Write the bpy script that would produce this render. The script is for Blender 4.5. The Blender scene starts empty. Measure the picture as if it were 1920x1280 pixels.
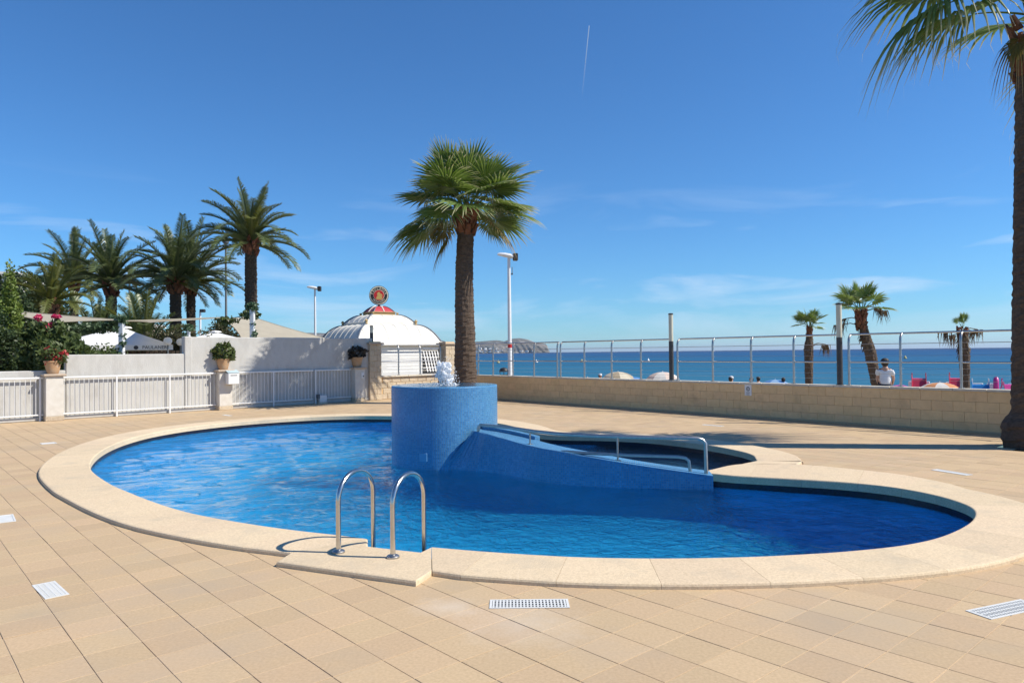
import bpy, math, random
import numpy as np
from mathutils import Vector, Matrix
from mathutils.geometry import tessellate_polygon

S = bpy.context.scene
COL = S.collection
R = math.radians
pi = math.pi

# ------------------------------------------------------------------ camera, sky, sun, exposure
cam_d = bpy.data.cameras.new('camera')
cam = bpy.data.objects.new('camera', cam_d)
COL.objects.link(cam)
S.camera = cam
cam_d.sensor_width = 36.0
cam_d.lens = 25.5
cam_d.clip_start = 0.05
cam_d.clip_end = 60000.0
_p, _r = R(0.88), R(0.61)
_f = Vector((0, math.cos(_p), math.sin(_p)))
_x = Vector((1, 0, 0))
_u = _x.cross(_f)
_rx = _x * math.cos(_r) - _u * math.sin(_r)
_ux = _x * math.sin(_r) + _u * math.cos(_r)
cam.matrix_world = Matrix(((_rx.x, _ux.x, -_f.x, 0), (_rx.y, _ux.y, -_f.y, 0), (_rx.z, _ux.z, -_f.z, 1.65), (0, 0, 0, 1)))

SUN_EL, SUN_AZ = R(45), R(98)          # azimuth clockwise from +Y
to_sun = Vector((math.sin(SUN_AZ) * math.cos(SUN_EL), math.cos(SUN_AZ) * math.cos(SUN_EL), math.sin(SUN_EL)))

W = bpy.data.worlds.new('World')
S.world = W
W.use_nodes = True
wt = W.node_tree
wt.nodes.clear()
def wn(t, **k):
    n = wt.nodes.new(t)
    for a, b in k.items():
        setattr(n, a, b)
    return n
w_out = wn('ShaderNodeOutputWorld')
w_bg = wn('ShaderNodeBackground')
sky = wn('ShaderNodeTexSky', sky_type='NISHITA', sun_disc=False)
sky.sun_elevation = SUN_EL
sky.sun_rotation = SUN_AZ
sky.altitude = 0.0
sky.air_density = 1.0
sky.dust_density = 0.0
sky.ozone_density = 6.0
w_bg.inputs['Strength'].default_value = 0.107
# thin cirrus: two stretched noise fields, kept low above the horizon
tc = wn('ShaderNodeTexCoord')
sep = wn('ShaderNodeSeparateXYZ')
wt.links.new(tc.outputs['Generated'], sep.inputs[0])
mp = wn('ShaderNodeMapping')
mp.inputs['Scale'].default_value = (2.2, 2.2, 13.0)
mp.inputs['Rotation'].default_value = (0.0, R(5), 0.0)
mp.inputs['Location'].default_value = (0.36, 0.2, 0.37)
wt.links.new(tc.outputs['Generated'], mp.inputs['Vector'])
nz = wn('ShaderNodeTexNoise')
nz.inputs['Scale'].default_value = 1.5
nz.inputs['Detail'].default_value = 7
nz.inputs['Roughness'].default_value = 0.55
nz.inputs['Distortion'].default_value = 0.6
wt.links.new(mp.outputs[0], nz.inputs['Vector'])
cr = wn('ShaderNodeValToRGB')
cr.color_ramp.elements[0].position = 0.50
cr.color_ramp.elements[0].color = (0, 0, 0, 1)
cr.color_ramp.elements[1].position = 0.78
cr.color_ramp.elements[1].color = (1, 1, 1, 1)
wt.links.new(nz.outputs['Fac'], cr.inputs['Fac'])
hr = wn('ShaderNodeValToRGB')            # height band of the cirrus
e = hr.color_ramp.elements
e[0].position = 0.0; e[0].color = (0.25, 0.25, 0.25, 1)
e[1].position = 0.23; e[1].color = (0, 0, 0, 1)
m_ = hr.color_ramp.elements.new(0.09); m_.color = (0.95, 0.95, 0.95, 1)
wt.links.new(sep.outputs['Z'], hr.inputs['Fac'])
mul = wn('ShaderNodeMath', operation='MULTIPLY')
wt.links.new(cr.outputs['Color'], mul.inputs[0])
wt.links.new(hr.outputs['Color'], mul.inputs[1])
hs = wn('ShaderNodeHueSaturation')
hs.inputs['Saturation'].default_value = 1.0
hs.inputs['Value'].default_value = 1.0
wt.links.new(sky.outputs[0], hs.inputs['Color'])
mx = wn('ShaderNodeMix', data_type='RGBA')
mx.inputs['B'].default_value = (5.0, 6.0, 7.2, 1)
wt.links.new(mul.outputs[0], mx.inputs['Factor'])
tint = wn('ShaderNodeMix', data_type='RGBA', blend_type='MULTIPLY')   # clear dry air: less red scattered than the model gives
tint.inputs['Factor'].default_value = 1.0
tint.inputs['B'].default_value = (0.42, 0.725, 0.955, 1)
wt.links.new(hs.outputs[0], tint.inputs['A'])
wt.links.new(tint.outputs['Result'], mx.inputs['A'])
wt.links.new(mx.outputs['Result'], w_bg.inputs['Color'])
wt.links.new(w_bg.outputs[0], w_out.inputs[0])

sun_d = bpy.data.lights.new('sun', 'SUN')
sun_d.energy = 4.4
sun_d.angle = R(0.53)
sun_d.color = (1.0, 0.935, 0.82)
sun = bpy.data.objects.new('sun', sun_d)
COL.objects.link(sun)
sun.rotation_euler = (-to_sun).to_track_quat('-Z', 'Y').to_euler()
sun.location = to_sun * 60

S.view_settings.view_transform = 'Standard'
S.view_settings.look = 'None'
S.view_settings.exposure = 0.48
S.view_settings.gamma = 1.0
S.view_settings.use_curve_mapping = False
S.render.engine = 'CYCLES'
cy = S.cycles
cy.use_denoising = True
cy.denoising_prefilter = 'ACCURATE'
cy.max_bounces = 10
cy.diffuse_bounces = 4
cy.glossy_bounces = 4
cy.transmission_bounces = 8
cy.transparent_max_bounces = 16
cy.caustics_refractive = True
cy.caustics_reflective = False
cy.sample_clamp_indirect = 6.0
cy.blur_glossy = 0.5

rnd = random.Random(7)
NR = np.random.default_rng(11)

# ------------------------------------------------------------------ helpers
def tag(o, label=None, cat=None, group=None, kind=None):
    if label: o['label'] = label
    if cat: o['category'] = cat
    if group: o['group'] = group
    if kind: o['kind'] = kind
    return o

def thing(name, loc, label, cat, group=None, rotz=0.0):
    o = bpy.data.objects.new(name, None)
    o.empty_display_size = 0.2
    COL.objects.link(o)
    o.location = loc
    o.rotation_euler = (0, 0, rotz)
    return tag(o, label, cat, group)

def inst(name, mesh, parent=None, loc=(0, 0, 0), rot=(0, 0, 0), scale=(1, 1, 1)):
    o = bpy.data.objects.new(name, mesh)
    COL.objects.link(o)
    o.parent = parent
    o.location = loc
    o.rotation_euler = rot
    o.scale = scale
    return o

def copy_tree(o, parent=None):
    c = o.copy()
    COL.objects.link(c)
    if parent is not None:
        c.parent = parent
    for ch in list(o.children):
        copy_tree(ch, c)
    return c

class MB:
    """collects shapes and links them as one mesh object"""
    def __init__(s):
        s.v = []; s.f = []; s.uv = {}
    def add(s, vs, fs):
        b = len(s.v)
        s.v += [tuple(p) for p in vs]
        s.f += [tuple(i + b for i in f) for f in fs]
        return s
    def poly(s, pts, uvs=None):
        b = len(s.v)
        s.v += [tuple(p) for p in pts]
        s.f.append(tuple(range(b, b + len(pts))))
        if uvs: s.uv[len(s.f) - 1] = uvs
        return s
    def box(s, c, d, rz=0.0, bev=0.0):
        x, y, z = d[0] / 2, d[1] / 2, d[2] / 2
        ca, sa = math.cos(rz), math.sin(rz)
        def T(p):
            return (c[0] + p[0] * ca - p[1] * sa, c[1] + p[0] * sa + p[1] * ca, c[2] + p[2])
        if bev <= 0:
            vs = [T((i, j, k)) for k in (-z, z) for j in (-y, y) for i in (-x, x)]
            return s.add(vs, [(0, 2, 3, 1), (4, 5, 7, 6), (0, 1, 5, 4), (2, 6, 7, 3), (0, 4, 6, 2), (1, 3, 7, 5)])
        b = min(bev, x * .9, y * .9, z * .9)
        vs = []
        for sx in (-1, 1):
            for sy in (-1, 1):
                for sz in (-1, 1):
                    vs += [T((sx * x, sy * (y - b), sz * (z - b))), T((sx * (x - b), sy * y, sz * (z - b))), T((sx * (x - b), sy * (y - b), sz * z))]
        def q(sx, sy, sz): return ((sx > 0) * 4 + (sy > 0) * 2 + (sz > 0)) * 3
        fs = []
        for t in (-1, 1):
            A = [q(t, -1, -1), q(t, 1, -1), q(t, 1, 1), q(t, -1, 1)]
            fs.append(tuple(A if t > 0 else A[::-1]))
            A = [q(-1, t, -1) + 1, q(1, t, -1) + 1, q(1, t, 1) + 1, q(-1, t, 1) + 1]
            fs.append(tuple(A[::-1] if t > 0 else A))
            A = [q(-1, -1, t) + 2, q(1, -1, t) + 2, q(1, 1, t) + 2, q(-1, 1, t) + 2]
            fs.append(tuple(A if t > 0 else A[::-1]))
        for a in (-1, 1):
            for c2 in (-1, 1):
                fs.append((q(a, c2, -1), q(a, c2, 1), q(a, c2, 1) + 1, q(a, c2, -1) + 1))
                fs.append((q(a, -1, c2), q(a, 1, c2), q(a, 1, c2) + 2, q(a, -1, c2) + 2))
                fs.append((q(-1, a, c2) + 1, q(1, a, c2) + 1, q(1, a, c2) + 2, q(-1, a, c2) + 2))
                for e2 in (-1, 1):
                    k = q(a, c2, e2); fs.append((k, k + 1, k + 2))
        return s.add(vs, fs)
    def tube(s, pts, r, n=8, cap=True):
        P = [Vector(p) for p in pts]
        m = len(P)
        rr = r if isinstance(r, (list, tuple)) else [r] * m
        vs, fs = [], []
        up = None
        for i in range(m):
            d = (P[min(i + 1, m - 1)] - P[max(i - 1, 0)])
            if d.length < 1e-9: d = Vector((0, 0, 1))
            d.normalize()
            if up is None:
                up = Vector((0, 0, 1)) if abs(d.z) < .9 else Vector((1, 0, 0))
            a = d.cross(up)
            if a.length < 1e-6: a = d.cross(Vector((1, 0, 0)))
            a.normalize(); up = a.cross(d).normalized()
            for k in range(n):
                t = 2 * pi * k / n
                vs.append(P[i] + (a * math.cos(t) + up * math.sin(t)) * rr[i])
        for i in range(m - 1):
            for k in range(n):
                k2 = (k + 1) % n
                fs.append((i * n + k, i * n + k2, (i + 1) * n + k2, (i + 1) * n + k))
        if cap:
            fs.append(tuple(range(n))[::-1]); fs.append(tuple(range((m - 1) * n, m * n)))
        return s.add(vs, fs)
    def lathe(s, prof, n=16, c=(0, 0, 0), sx=1.0, cap=True):
        vs, fs = [], []
        m = len(prof)
        for r, z in prof:
            for k in range(n):
                t = 2 * pi * k / n
                vs.append((c[0] + r * math.cos(t) * sx, c[1] + r * math.sin(t), c[2] + z))
        for i in range(m - 1):
            for k in range(n):
                k2 = (k + 1) % n
                fs.append((i * n + k, i * n + k2, (i + 1) * n + k2, (i + 1) * n + k))
        if cap:
            fs.append(tuple(range(n))[::-1]); fs.append(tuple(range((m - 1) * n, m * n)))
        return s.add(vs, fs)
    def prism(s, pts, z0, z1):
        n = len(pts)
        vs = [(x, y, z0) for x, y in pts] + [(x, y, z1) for x, y in pts]
        tri = tessellate_polygon([[Vector((x, y, 0)) for x, y in pts]])
        fs = [tuple(t) for t in tri] + [tuple(i + n for i in t) for t in tri]
        fs += [(i, (i + 1) % n, (i + 1) % n + n, i + n) for i in range(n)]
        return s.add(vs, fs)
    def build(s, name, mat, parent=None, smooth=False, off=None, kind=None, recalc=True):
        me = s.mesh(name, mat, smooth, off, recalc)
        o = bpy.data.objects.new(name, me)
        COL.objects.link(o)
        o.parent = parent
        if kind: o['kind'] = kind
        return o
    def mesh(s, name, mat, smooth=False, off=None, recalc=True):
        me = bpy.data.meshes.new(name)
        v = s.v if off is None else [(x - off[0], y - off[1], z - off[2]) for x, y, z in s.v]
        me.from_pydata(v, [], s.f)
        if s.uv:
            L = me.uv_layers.new(name='UVMap')
            for fi, uvs in s.uv.items():
                p = me.polygons[fi]
                for k, li in enumerate(p.loop_indices):
                    L.data[li].uv = uvs[k]
        if mat: me.materials.append(mat)
        if recalc:
            import bmesh
            bm = bmesh.new(); bm.from_mesh(me)
            bmesh.ops.recalc_face_normals(bm, faces=bm.faces)
            bm.to_mesh(me); bm.free()
        if smooth is True:
            me.polygons.foreach_set('use_smooth', [True] * len(me.polygons))
        elif smooth:
            me.polygons.foreach_set('use_smooth', [True] * len(me.polygons))
            me.set_sharp_from_angle(angle=R(smooth))
        me.update()
        return me

def np_mesh(name, V, Fq, mat, uv=None, smooth=False):
    """fast mesh from numpy arrays: V (n,3), Fq (m,k)"""
    me = bpy.data.meshes.new(name)
    V = np.asarray(V, dtype=np.float32); Fq = np.asarray(Fq, dtype=np.int32)
    m, k = Fq.shape
    me.vertices.add(len(V)); me.vertices.foreach_set('co', V.ravel())
    me.loops.add(m * k); me.loops.foreach_set('vertex_index', Fq.ravel())
    me.polygons.add(m)
    me.polygons.foreach_set('loop_start', np.arange(0, m * k, k, dtype=np.int32))
    me.polygons.foreach_set('loop_total', np.full(m, k, dtype=np.int32))
    if uv is not None:
        L = me.uv_layers.new(name='UVMap')
        L.data.foreach_set('uv', np.asarray(uv, dtype=np.float32)[Fq.ravel()].ravel())
    me.polygons.foreach_set('use_smooth', np.full(m, bool(smooth)))
    if mat: me.materials.append(mat)
    me.update(calc_edges=True)
    return me

def link(name, me, parent=None, loc=(0, 0, 0)):
    o = bpy.data.objects.new(name, me); COL.objects.link(o); o.parent = parent; o.location = loc
    return o

# ------------------------------------------------------------------ materials
def nodes(name):
    m = bpy.data.materials.new(name); m.use_nodes = True
    nt = m.node_tree; nt.nodes.clear()
    out = nt.nodes.new('ShaderNodeOutputMaterial')
    return m, nt, out
def N(nt, t, ins=None, **k):
    n = nt.nodes.new(t)
    for a, b in k.items(): setattr(n, a, b)
    for a, b in (ins or {}).items():
        if hasattr(b, 'bl_idname') or hasattr(b, 'is_output'):
            nt.links.new(b, n.inputs[a])
        else:
            n.inputs[a].default_value = b
    return n
def c4(c): return (c[0], c[1], c[2], 1.0)

def surf(name, c1, c2=None, rough=.7, scale=8.0, detail=4, bump=0.0, bscale=40.0, metal=0.0, rand=0.0, spec=.5,
         dirt=None, dscale=1.5, dlo=.5, dhi=.75, transl=0.0, coat=0.0, stretch=None, island=False, bdist=.01, world=False, stain=None):
    """principled with noise colour variation, optional per-object/island variation, dirt patches and fine relief"""
    m, nt, out = nodes(name)
    tc = N(nt, 'ShaderNodeTexCoord')
    vec = N(nt, 'ShaderNodeNewGeometry').outputs['Position'] if world else tc.outputs['Object']
    if stretch:
        vec = N(nt, 'ShaderNodeMapping', {'Vector': vec, 'Scale': stretch}).outputs[0]
    c2 = c2 or tuple(x * .85 for x in c1)
    nz = N(nt, 'ShaderNodeTexNoise', {'Vector': vec, 'Scale': scale, 'Detail': detail, 'Roughness': .6})
    rp = N(nt, 'ShaderNodeMapRange', {'Value': nz.outputs['Fac'], 'From Min': .3, 'From Max': .7})
    mixn = N(nt, 'ShaderNodeMix', {'Factor': rp.outputs[0], 'A': c4(c1), 'B': c4(c2)}, data_type='RGBA')
    col = mixn.outputs['Result']
    if dirt:
        dz = N(nt, 'ShaderNodeTexNoise', {'Vector': vec, 'Scale': dscale, 'Detail': 6, 'Roughness': .65})
        dr = N(nt, 'ShaderNodeMapRange', {'Value': dz.outputs['Fac'], 'From Min': dlo, 'From Max': dhi})
        col = N(nt, 'ShaderNodeMix', {'Factor': dr.outputs[0], 'A': col, 'B': c4(dirt)}, data_type='RGBA').outputs['Result']
    for sx, sy, sr, sc, amt in (stain or []):             # chalky or dark stains with a place of their own
        dd = N(nt, 'ShaderNodeVectorMath', {0: vec, 1: (sx, sy, 0)}, operation='DISTANCE')
        rag = N(nt, 'ShaderNodeTexNoise', {'Vector': vec, 'Scale': 5.0, 'Detail': 6, 'Roughness': .7})
        ad = N(nt, 'ShaderNodeMath', {0: dd.outputs['Value'], 1: N(nt, 'ShaderNodeMath', {0: rag.outputs['Fac'], 1: sr * 1.6}, operation='MULTIPLY').outputs[0]}, operation='ADD')
        fm = N(nt, 'ShaderNodeMapRange', {'Value': ad.outputs[0], 'From Min': sr * 1.9, 'From Max': sr * .6, 'To Min': 0.0, 'To Max': amt})
        col = N(nt, 'ShaderNodeMix', {'Factor': fm.outputs[0], 'A': col, 'B': c4(sc)}, data_type='RGBA').outputs['Result']
    if rand:
        oi = N(nt, 'ShaderNodeObjectInfo')
        v = oi.outputs['Random']
        if island:
            ge = N(nt, 'ShaderNodeNewGeometry')
            ad = N(nt, 'ShaderNodeMath', {0: v, 1: ge.outputs['Random Per Island']}, operation='ADD')
            v = N(nt, 'ShaderNodeMath', {0: ad.outputs[0]}, operation='FRACT').outputs[0]
        mr = N(nt, 'ShaderNodeMapRange', {'Value': v, 'To Min': 1 - rand, 'To Max': 1 + rand})
        hue = N(nt, 'ShaderNodeMapRange', {'Value': N(nt, 'ShaderNodeMath', {0: N(nt, 'ShaderNodeMath', {0: v, 1: 7.31}, operation='MULTIPLY').outputs[0]}, operation='FRACT').outputs[0], 'To Min': .5 - rand * .05, 'To Max': .5 + rand * .05})
        col = N(nt, 'ShaderNodeHueSaturation', {'Color': col, 'Value': mr.outputs[0], 'Hue': hue.outputs[0]}).outputs[0]
    p = N(nt, 'ShaderNodeBsdfPrincipled', {'Base Color': col, 'Roughness': rough, 'Metallic': metal, 'Specular IOR Level': spec, 'Coat Weight': coat})
    if bump:
        bz = N(nt, 'ShaderNodeTexNoise', {'Vector': vec, 'Scale': bscale, 'Detail': 4, 'Roughness': .65})
        b = N(nt, 'ShaderNodeBump', {'Height': bz.outputs['Fac'], 'Strength': bump, 'Distance': bdist})
        nt.links.new(b.outputs[0], p.inputs['Normal'])
    sh = p.outputs[0]
    if transl:
        tl = N(nt, 'ShaderNodeBsdfTranslucent', {'Color': col})
        sh = N(nt, 'ShaderNodeMixShader', {0: transl, 1: sh, 2: tl.outputs[0]}).outputs[0]
    nt.links.new(sh, out.inputs[0])
    return m

def leafmat(name, c1, c2, tip=None, transl=.35, rough=.5, tip0=.72):
    """leaf: colour varies per piece and per object, dry tip along UV.y"""
    m, nt, out = nodes(name)
    ge = N(nt, 'ShaderNodeNewGeometry'); oi = N(nt, 'ShaderNodeObjectInfo')
    s = N(nt, 'ShaderNodeMath', {0: ge.outputs['Random Per Island'], 1: oi.outputs['Random']}, operation='ADD')
    f = N(nt, 'ShaderNodeMath', {0: s.outputs[0]}, operation='FRACT')
    col = N(nt, 'ShaderNodeMix', {'Factor': f.outputs[0], 'A': c4(c1), 'B': c4(c2)}, data_type='RGBA').outputs['Result']
    if tip:
        uv = N(nt, 'ShaderNodeUVMap')
        sx = N(nt, 'ShaderNodeSeparateXYZ', {0: uv.outputs[0]})
        r = N(nt, 'ShaderNodeMapRange', {'Value': sx.outputs['Y'], 'From Min': tip0, 'From Max': 1.0})
        col = N(nt, 'ShaderNodeMix', {'Factor': r.outputs[0], 'A': col, 'B': c4(tip)}, data_type='RGBA').outputs['Result']
    p = N(nt, 'ShaderNodeBsdfPrincipled', {'Base Color': col, 'Roughness': rough, 'Specular IOR Level': .4})
    tl = N(nt, 'ShaderNodeBsdfTranslucent', {'Color': N(nt, 'ShaderNodeHueSaturation', {'Color': col, 'Value': 1.5, 'Saturation': 1.1, 'Hue': .485}).outputs[0]})
    nt.links.new(N(nt, 'ShaderNodeMixShader', {0: transl, 1: p.outputs[0], 2: tl.outputs[0]}).outputs[0], out.inputs[0])
    return m

def mosaicmat(name, cols, mortar, size=.025, gap=.1, rough=.25, coord='UV', var=.5):
    m, nt, out = nodes(name)
    if coord == 'UV':
        vec = N(nt, 'ShaderNodeUVMap').outputs[0]
    else:
        vec = N(nt, 'ShaderNodeTexCoord').outputs['Object']
    sc = N(nt, 'ShaderNodeVectorMath', {0: vec, 1: (1 / size,) * 3}, operation='MULTIPLY')
    fl = N(nt, 'ShaderNodeVectorMath', {0: sc.outputs[0]}, operation='FLOOR')
    wnz = N(nt, 'ShaderNodeTexWhiteNoise', {'Vector': fl.outputs[0]}, noise_dimensions='3D')
    rp = N(nt, 'ShaderNodeValToRGB', {'Fac': wnz.outputs['Value']})
    rp.color_ramp.interpolation = 'CONSTANT'
    els = rp.color_ramp.elements
    els[0].position = 0; els[0].color = c4(cols[0])
    els[1].position = 1 / len(cols); els[1].color = c4(cols[1])
    for i, c in enumerate(cols[2:], 2):
        e = els.new(i / len(cols)); e.color = c4(c)
    fr = N(nt, 'ShaderNodeVectorMath', {0: sc.outputs[0]}, operation='FRACTION')
    sp = N(nt, 'ShaderNodeSeparateXYZ', {0: fr.outputs[0]})
    def edge(o):
        a = N(nt, 'ShaderNodeMath', {0: o, 1: .5}, operation='SUBTRACT')
        b = N(nt, 'ShaderNodeMath', {0: a.outputs[0]}, operation='ABSOLUTE')
        return b.outputs[0]
    mxn = N(nt, 'ShaderNodeMath', {0: edge(sp.outputs['X']), 1: edge(sp.outputs['Y'])}, operation='MAXIMUM')
    gt = N(nt, 'ShaderNodeMapRange', {'Value': mxn.outputs[0], 'From Min': .5 - gap, 'From Max': .5 - gap * .5})
    big = N(nt, 'ShaderNodeTexNoise', {'Vector': vec, 'Scale': 1.2, 'Detail': 4})
    bigr = N(nt, 'ShaderNodeMapRange', {'Value': big.outputs['Fac'], 'From Min': .3, 'From Max': .7, 'To Min': .8, 'To Max': 1.2})
    colv = N(nt, 'ShaderNodeHueSaturation', {'Color': rp.outputs[0], 'Value': bigr.outputs[0]})
    col = N(nt, 'ShaderNodeMix', {'Factor': gt.outputs[0], 'A': colv.outputs[0], 'B': c4(mortar)}, data_type='RGBA')
    rg = N(nt, 'ShaderNodeMapRange', {'Value': gt.outputs[0], 'To Min': rough, 'To Max': .9})
    inv = N(nt, 'ShaderNodeMath', {0: 1.0, 1: gt.outputs[0]}, operation='SUBTRACT')
    tilt = N(nt, 'ShaderNodeMath', {0: inv.outputs[0], 1: wnz.outputs['Value']}, operation='MULTIPLY')
    b = N(nt, 'ShaderNodeBump', {'Height': tilt.outputs[0], 'Strength': .35, 'Distance': .003})
    p = N(nt, 'ShaderNodeBsdfPrincipled', {'Base Color': col.outputs['Result'], 'Roughness': rg.outputs[0], 'Normal': b.outputs[0], 'Specular IOR Level': .5})
    nt.links.new(p.outputs[0], out.inputs[0])
    return m

M = {}
M['tile'] = surf('terrace_tile', (.57, .415, .252), (.46, .33, .195), rough=.75, scale=55, detail=6, bump=.45, bscale=190, rand=.06, island=True, world=True,
                 dirt=(.45, .35, .24), dscale=.7, dlo=.50, dhi=.78, bdist=.003, spec=.3,
                 stain=[(.05, 4.45, .42, (.64, .55, .44), .5), (-.45, 4.75, .22, (.66, .58, .48), .5), (-3.1, 4.7, .3, (.40, .32, .22), .5), (1.9, 4.3, .5, (.42, .33, .23), .45), (-5.5, 6.0, .6, (.42, .33, .23), .4), (3.4, 4.2, .35, (.62, .53, .42), .5), (-1.6, 4.1, .3, (.43, .34, .24), .45)])
M['mortar'] = surf('mortar_bed', (.30, .23, .155), (.66, .53, .38), rough=.95, scale=1.3, detail=5)
M['coping'] = surf('coping_stone', (.77, .615, .42), (.57, .44, .285), rough=.85, scale=60, detail=6, bump=.9, bscale=130, rand=.05, dirt=(.52, .43, .31), dscale=2.4, dlo=.52, dhi=.80, bdist=.004, spec=.25)
M['drum'] = mosaicmat('blue_mosaic', [(.04, .215, .46), (.06, .26, .51), (.048, .235, .48), (.075, .285, .53), (.035, .195, .42), (.055, .245, .47)], (.11, .21, .31), .030, .15)
M['basin'] = mosaicmat('basin_mosaic', [(.004, .43, .93), (.006, .48, .95), (.005, .45, .94), (.012, .52, .95)], (.07, .50, .92), .0245, .08)
M['band'] = mosaicmat('frieze_and_reflection_mosaic', [(.006, .008, .02), (.008, .012, .03), (.005, .006, .016), (.01, .015, .035)], (.02, .025, .04), .0245, .08, rough=.35)  # frieze colour; on the paddling wall it imitates a dark reflection
M['steel'] = surf('stainless_steel', (.62, .60, .57), (.55, .53, .50), rough=.22, metal=1.0, scale=20)
M['steel_dull'] = surf('brushed_steel', (.50, .49, .47), (.40, .39, .37), rough=.38, metal=1.0, scale=20)
M['white_metal'] = surf('white_painted_metal', (.78, .78, .77), (.72, .72, .71), rough=.45, scale=6)
M['white_plaster'] = surf('white_plaster', (.53, .52, .49), (.47, .46, .43), rough=.9, scale=3, bump=.5, bscale=30, dirt=(.36, .34, .31), dscale=1.6, dlo=.50, dhi=.85, bdist=.012, stretch=(1.6, 1.6, .7))
M['pillar_plaster'] = surf('pillar_plaster', (.66, .63, .57), (.58, .54, .47), rough=.9, scale=6, bump=.4, bscale=40, dirt=(.42, .36, .28), dscale=2.5, dlo=.58, dhi=.85)
M['terracotta_slab'] = surf('pillar_cap', (.52, .42, .32), (.42, .33, .25), rough=.85, scale=12)
M['block'] = surf('wall_block', (.82, .57, .30), (.74, .505, .26), rough=.9, scale=9, bump=.7, bscale=45, rand=.05, world=True, dirt=(.50, .335, .18), dscale=2.0, dlo=.55, dhi=.85, bdist=.012)
M['block_mortar'] = surf('wall_mortar', (.76, .525, .28), (.68, .465, .245), rough=.95, scale=6)
M['cap'] = surf('wall_cap', (.66, .60, .50), (.56, .50, .40), rough=.85, scale=10, rand=.05, world=True, bump=.4, bscale=60)
M['splitface'] = surf('split_stone', (.62, .51, .37), (.52, .42, .29), rough=.9, scale=12, bump=1.0, bscale=26, rand=.08, bdist=.03, world=True)
M['dark_metal'] = surf('dark_metal', (.055, .055, .058), (.04, .04, .042), rough=.5, scale=10)
M['cream_glass'] = surf('cream_diffuser', (.62, .60, .48), (.56, .54, .42), rough=.4, scale=5)
M['white_pole'] = surf('white_pole', (.74, .75, .76), (.66, .67, .68), rough=.45, scale=4)
M['grey_pole'] = surf('grey_pole', (.12, .14, .15), (.09, .10, .11), rough=.5, scale=4)
M['canvas'] = surf('beige_canvas', (.62, .57, .46), (.56, .51, .41), rough=.9, scale=2, transl=.45)
M['white_canvas'] = surf('white_canvas', (.80, .80, .79), (.74, .74, .73), rough=.85, scale=2, transl=.12)
M['roof_white'] = surf('roof_white', (.78, .745, .66), (.70, .665, .58), rough=.55, scale=2.5, dirt=(.60, .56, .48), dscale=1.2, dlo=.6, dhi=.9)
M['roof_grey'] = surf('roof_ridge', (.13, .15, .19), (.10, .12, .15), rough=.5, scale=6)
M['roof_red'] = surf('dome_red', (.50, .05, .06), (.42, .035, .045), rough=.35, scale=6)
M['ochre'] = surf('ochre_trim', (.50, .36, .17), (.42, .29, .13), rough=.7, scale=8)
M['panel_white'] = surf('white_panel', (.66, .65, .62), (.60, .59, .56), rough=.7, scale=3)
M['painted_void'] = surf('painted_interior_shade', (.03, .03, .032), (.02, .02, .02), rough=.9)  # near black paint standing in for the shade inside openings and slots
M['trunk_fan'] = surf('fan_palm_bark', (.13, .09, .064), (.06, .042, .03), rough=.95, scale=14, bump=1.0, bscale=30, stretch=(1, 1, 2.2), dirt=(.16, .11, .075), dscale=6, dlo=.5, dhi=.75, bdist=.03)
M['boots'] = surf('palm_boots', (.20, .075, .035), (.10, .04, .02), rough=.85, scale=9, rand=.2, island=True)
M['trunk_date'] = surf('date_palm_bark', (.095, .068, .045), (.05, .036, .025), rough=.95, scale=8, bump=1.0, bscale=14, stretch=(1, 1, 3), bdist=.04)
M['fan_leaf'] = leafmat('fan_leaf', (.082, .142, .03), (.165, .235, .066), tip=(.54, .50, .31), transl=.28, rough=.36)
M['fan_leaf_old'] = leafmat('fan_leaf_old', (.085, .095, .018), (.15, .125, .03), tip=(.36, .27, .13), transl=.35, tip0=.5)
M['petiole'] = surf('petiole', (.16, .17, .05), (.12, .11, .04), rough=.5, scale=5)
M['date_leaf'] = leafmat('date_leaf', (.075, .105, .036), (.14, .175, .068), tip=(.34, .34, .19), transl=.25, rough=.36)
M['date_leaf_yellow'] = leafmat('date_leaf_yellow', (.09, .11, .022), (.16, .17, .045), tip=(.26, .22, .09), transl=.3)
M['dead_leaf'] = leafmat('dead_leaf', (.16, .11, .06), (.10, .07, .04), transl=.15, rough=.8)
M['hedge_leaf'] = leafmat('hedge_leaf', (.018, .036, .011), (.05, .075, .022), transl=.15)
M['cypress_leaf'] = leafmat('cypress_leaf', (.11, .17, .028), (.19, .24, .055), transl=.2)
M['shrub_leaf'] = leafmat('shrub_leaf', (.045, .075, .02), (.12, .155, .05), transl=.25)
M['vine_leaf'] = leafmat('vine_leaf', (.05, .10, .045), (.12, .18, .10), transl=.25)
M['brown_leaf'] = leafmat('brown_leaf', (.10, .085, .04), (.05, .06, .022), transl=.2)
M['succulent'] = leafmat('succulent_leaf', (.06, .09, .022), (.11, .14, .04), transl=.15)
M['purple_leaf'] = leafmat('dark_purple_leaf', (.022, .020, .018), (.05, .045, .035), transl=.1)
M['flower_red'] = leafmat('red_flower', (.34, .025, .03), (.46, .05, .045), transl=.3)
M['flower_pink'] = leafmat('pink_flower', (.62, .05, .14), (.70, .10, .20), transl=.3)
M['branch'] = surf('branch_bark', (.12, .085, .055), (.07, .05, .035), rough=.9, scale=10)
M['clay'] = surf('clay_pot', (.50, .31, .17), (.42, .25, .13), rough=.8, scale=6, dirt=(.52, .42, .30), dscale=5)
M['soil'] = surf('soil', (.06, .045, .03), (.035, .026, .018), rough=1)
M['drain_white'] = surf('white_plastic_grate', (.72, .72, .69), (.64, .64, .60), rough=.5, scale=8)
M['paving'] = surf('promenade_paving', (.42, .36, .29), (.36, .31, .25), rough=.9, scale=.5)
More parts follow.
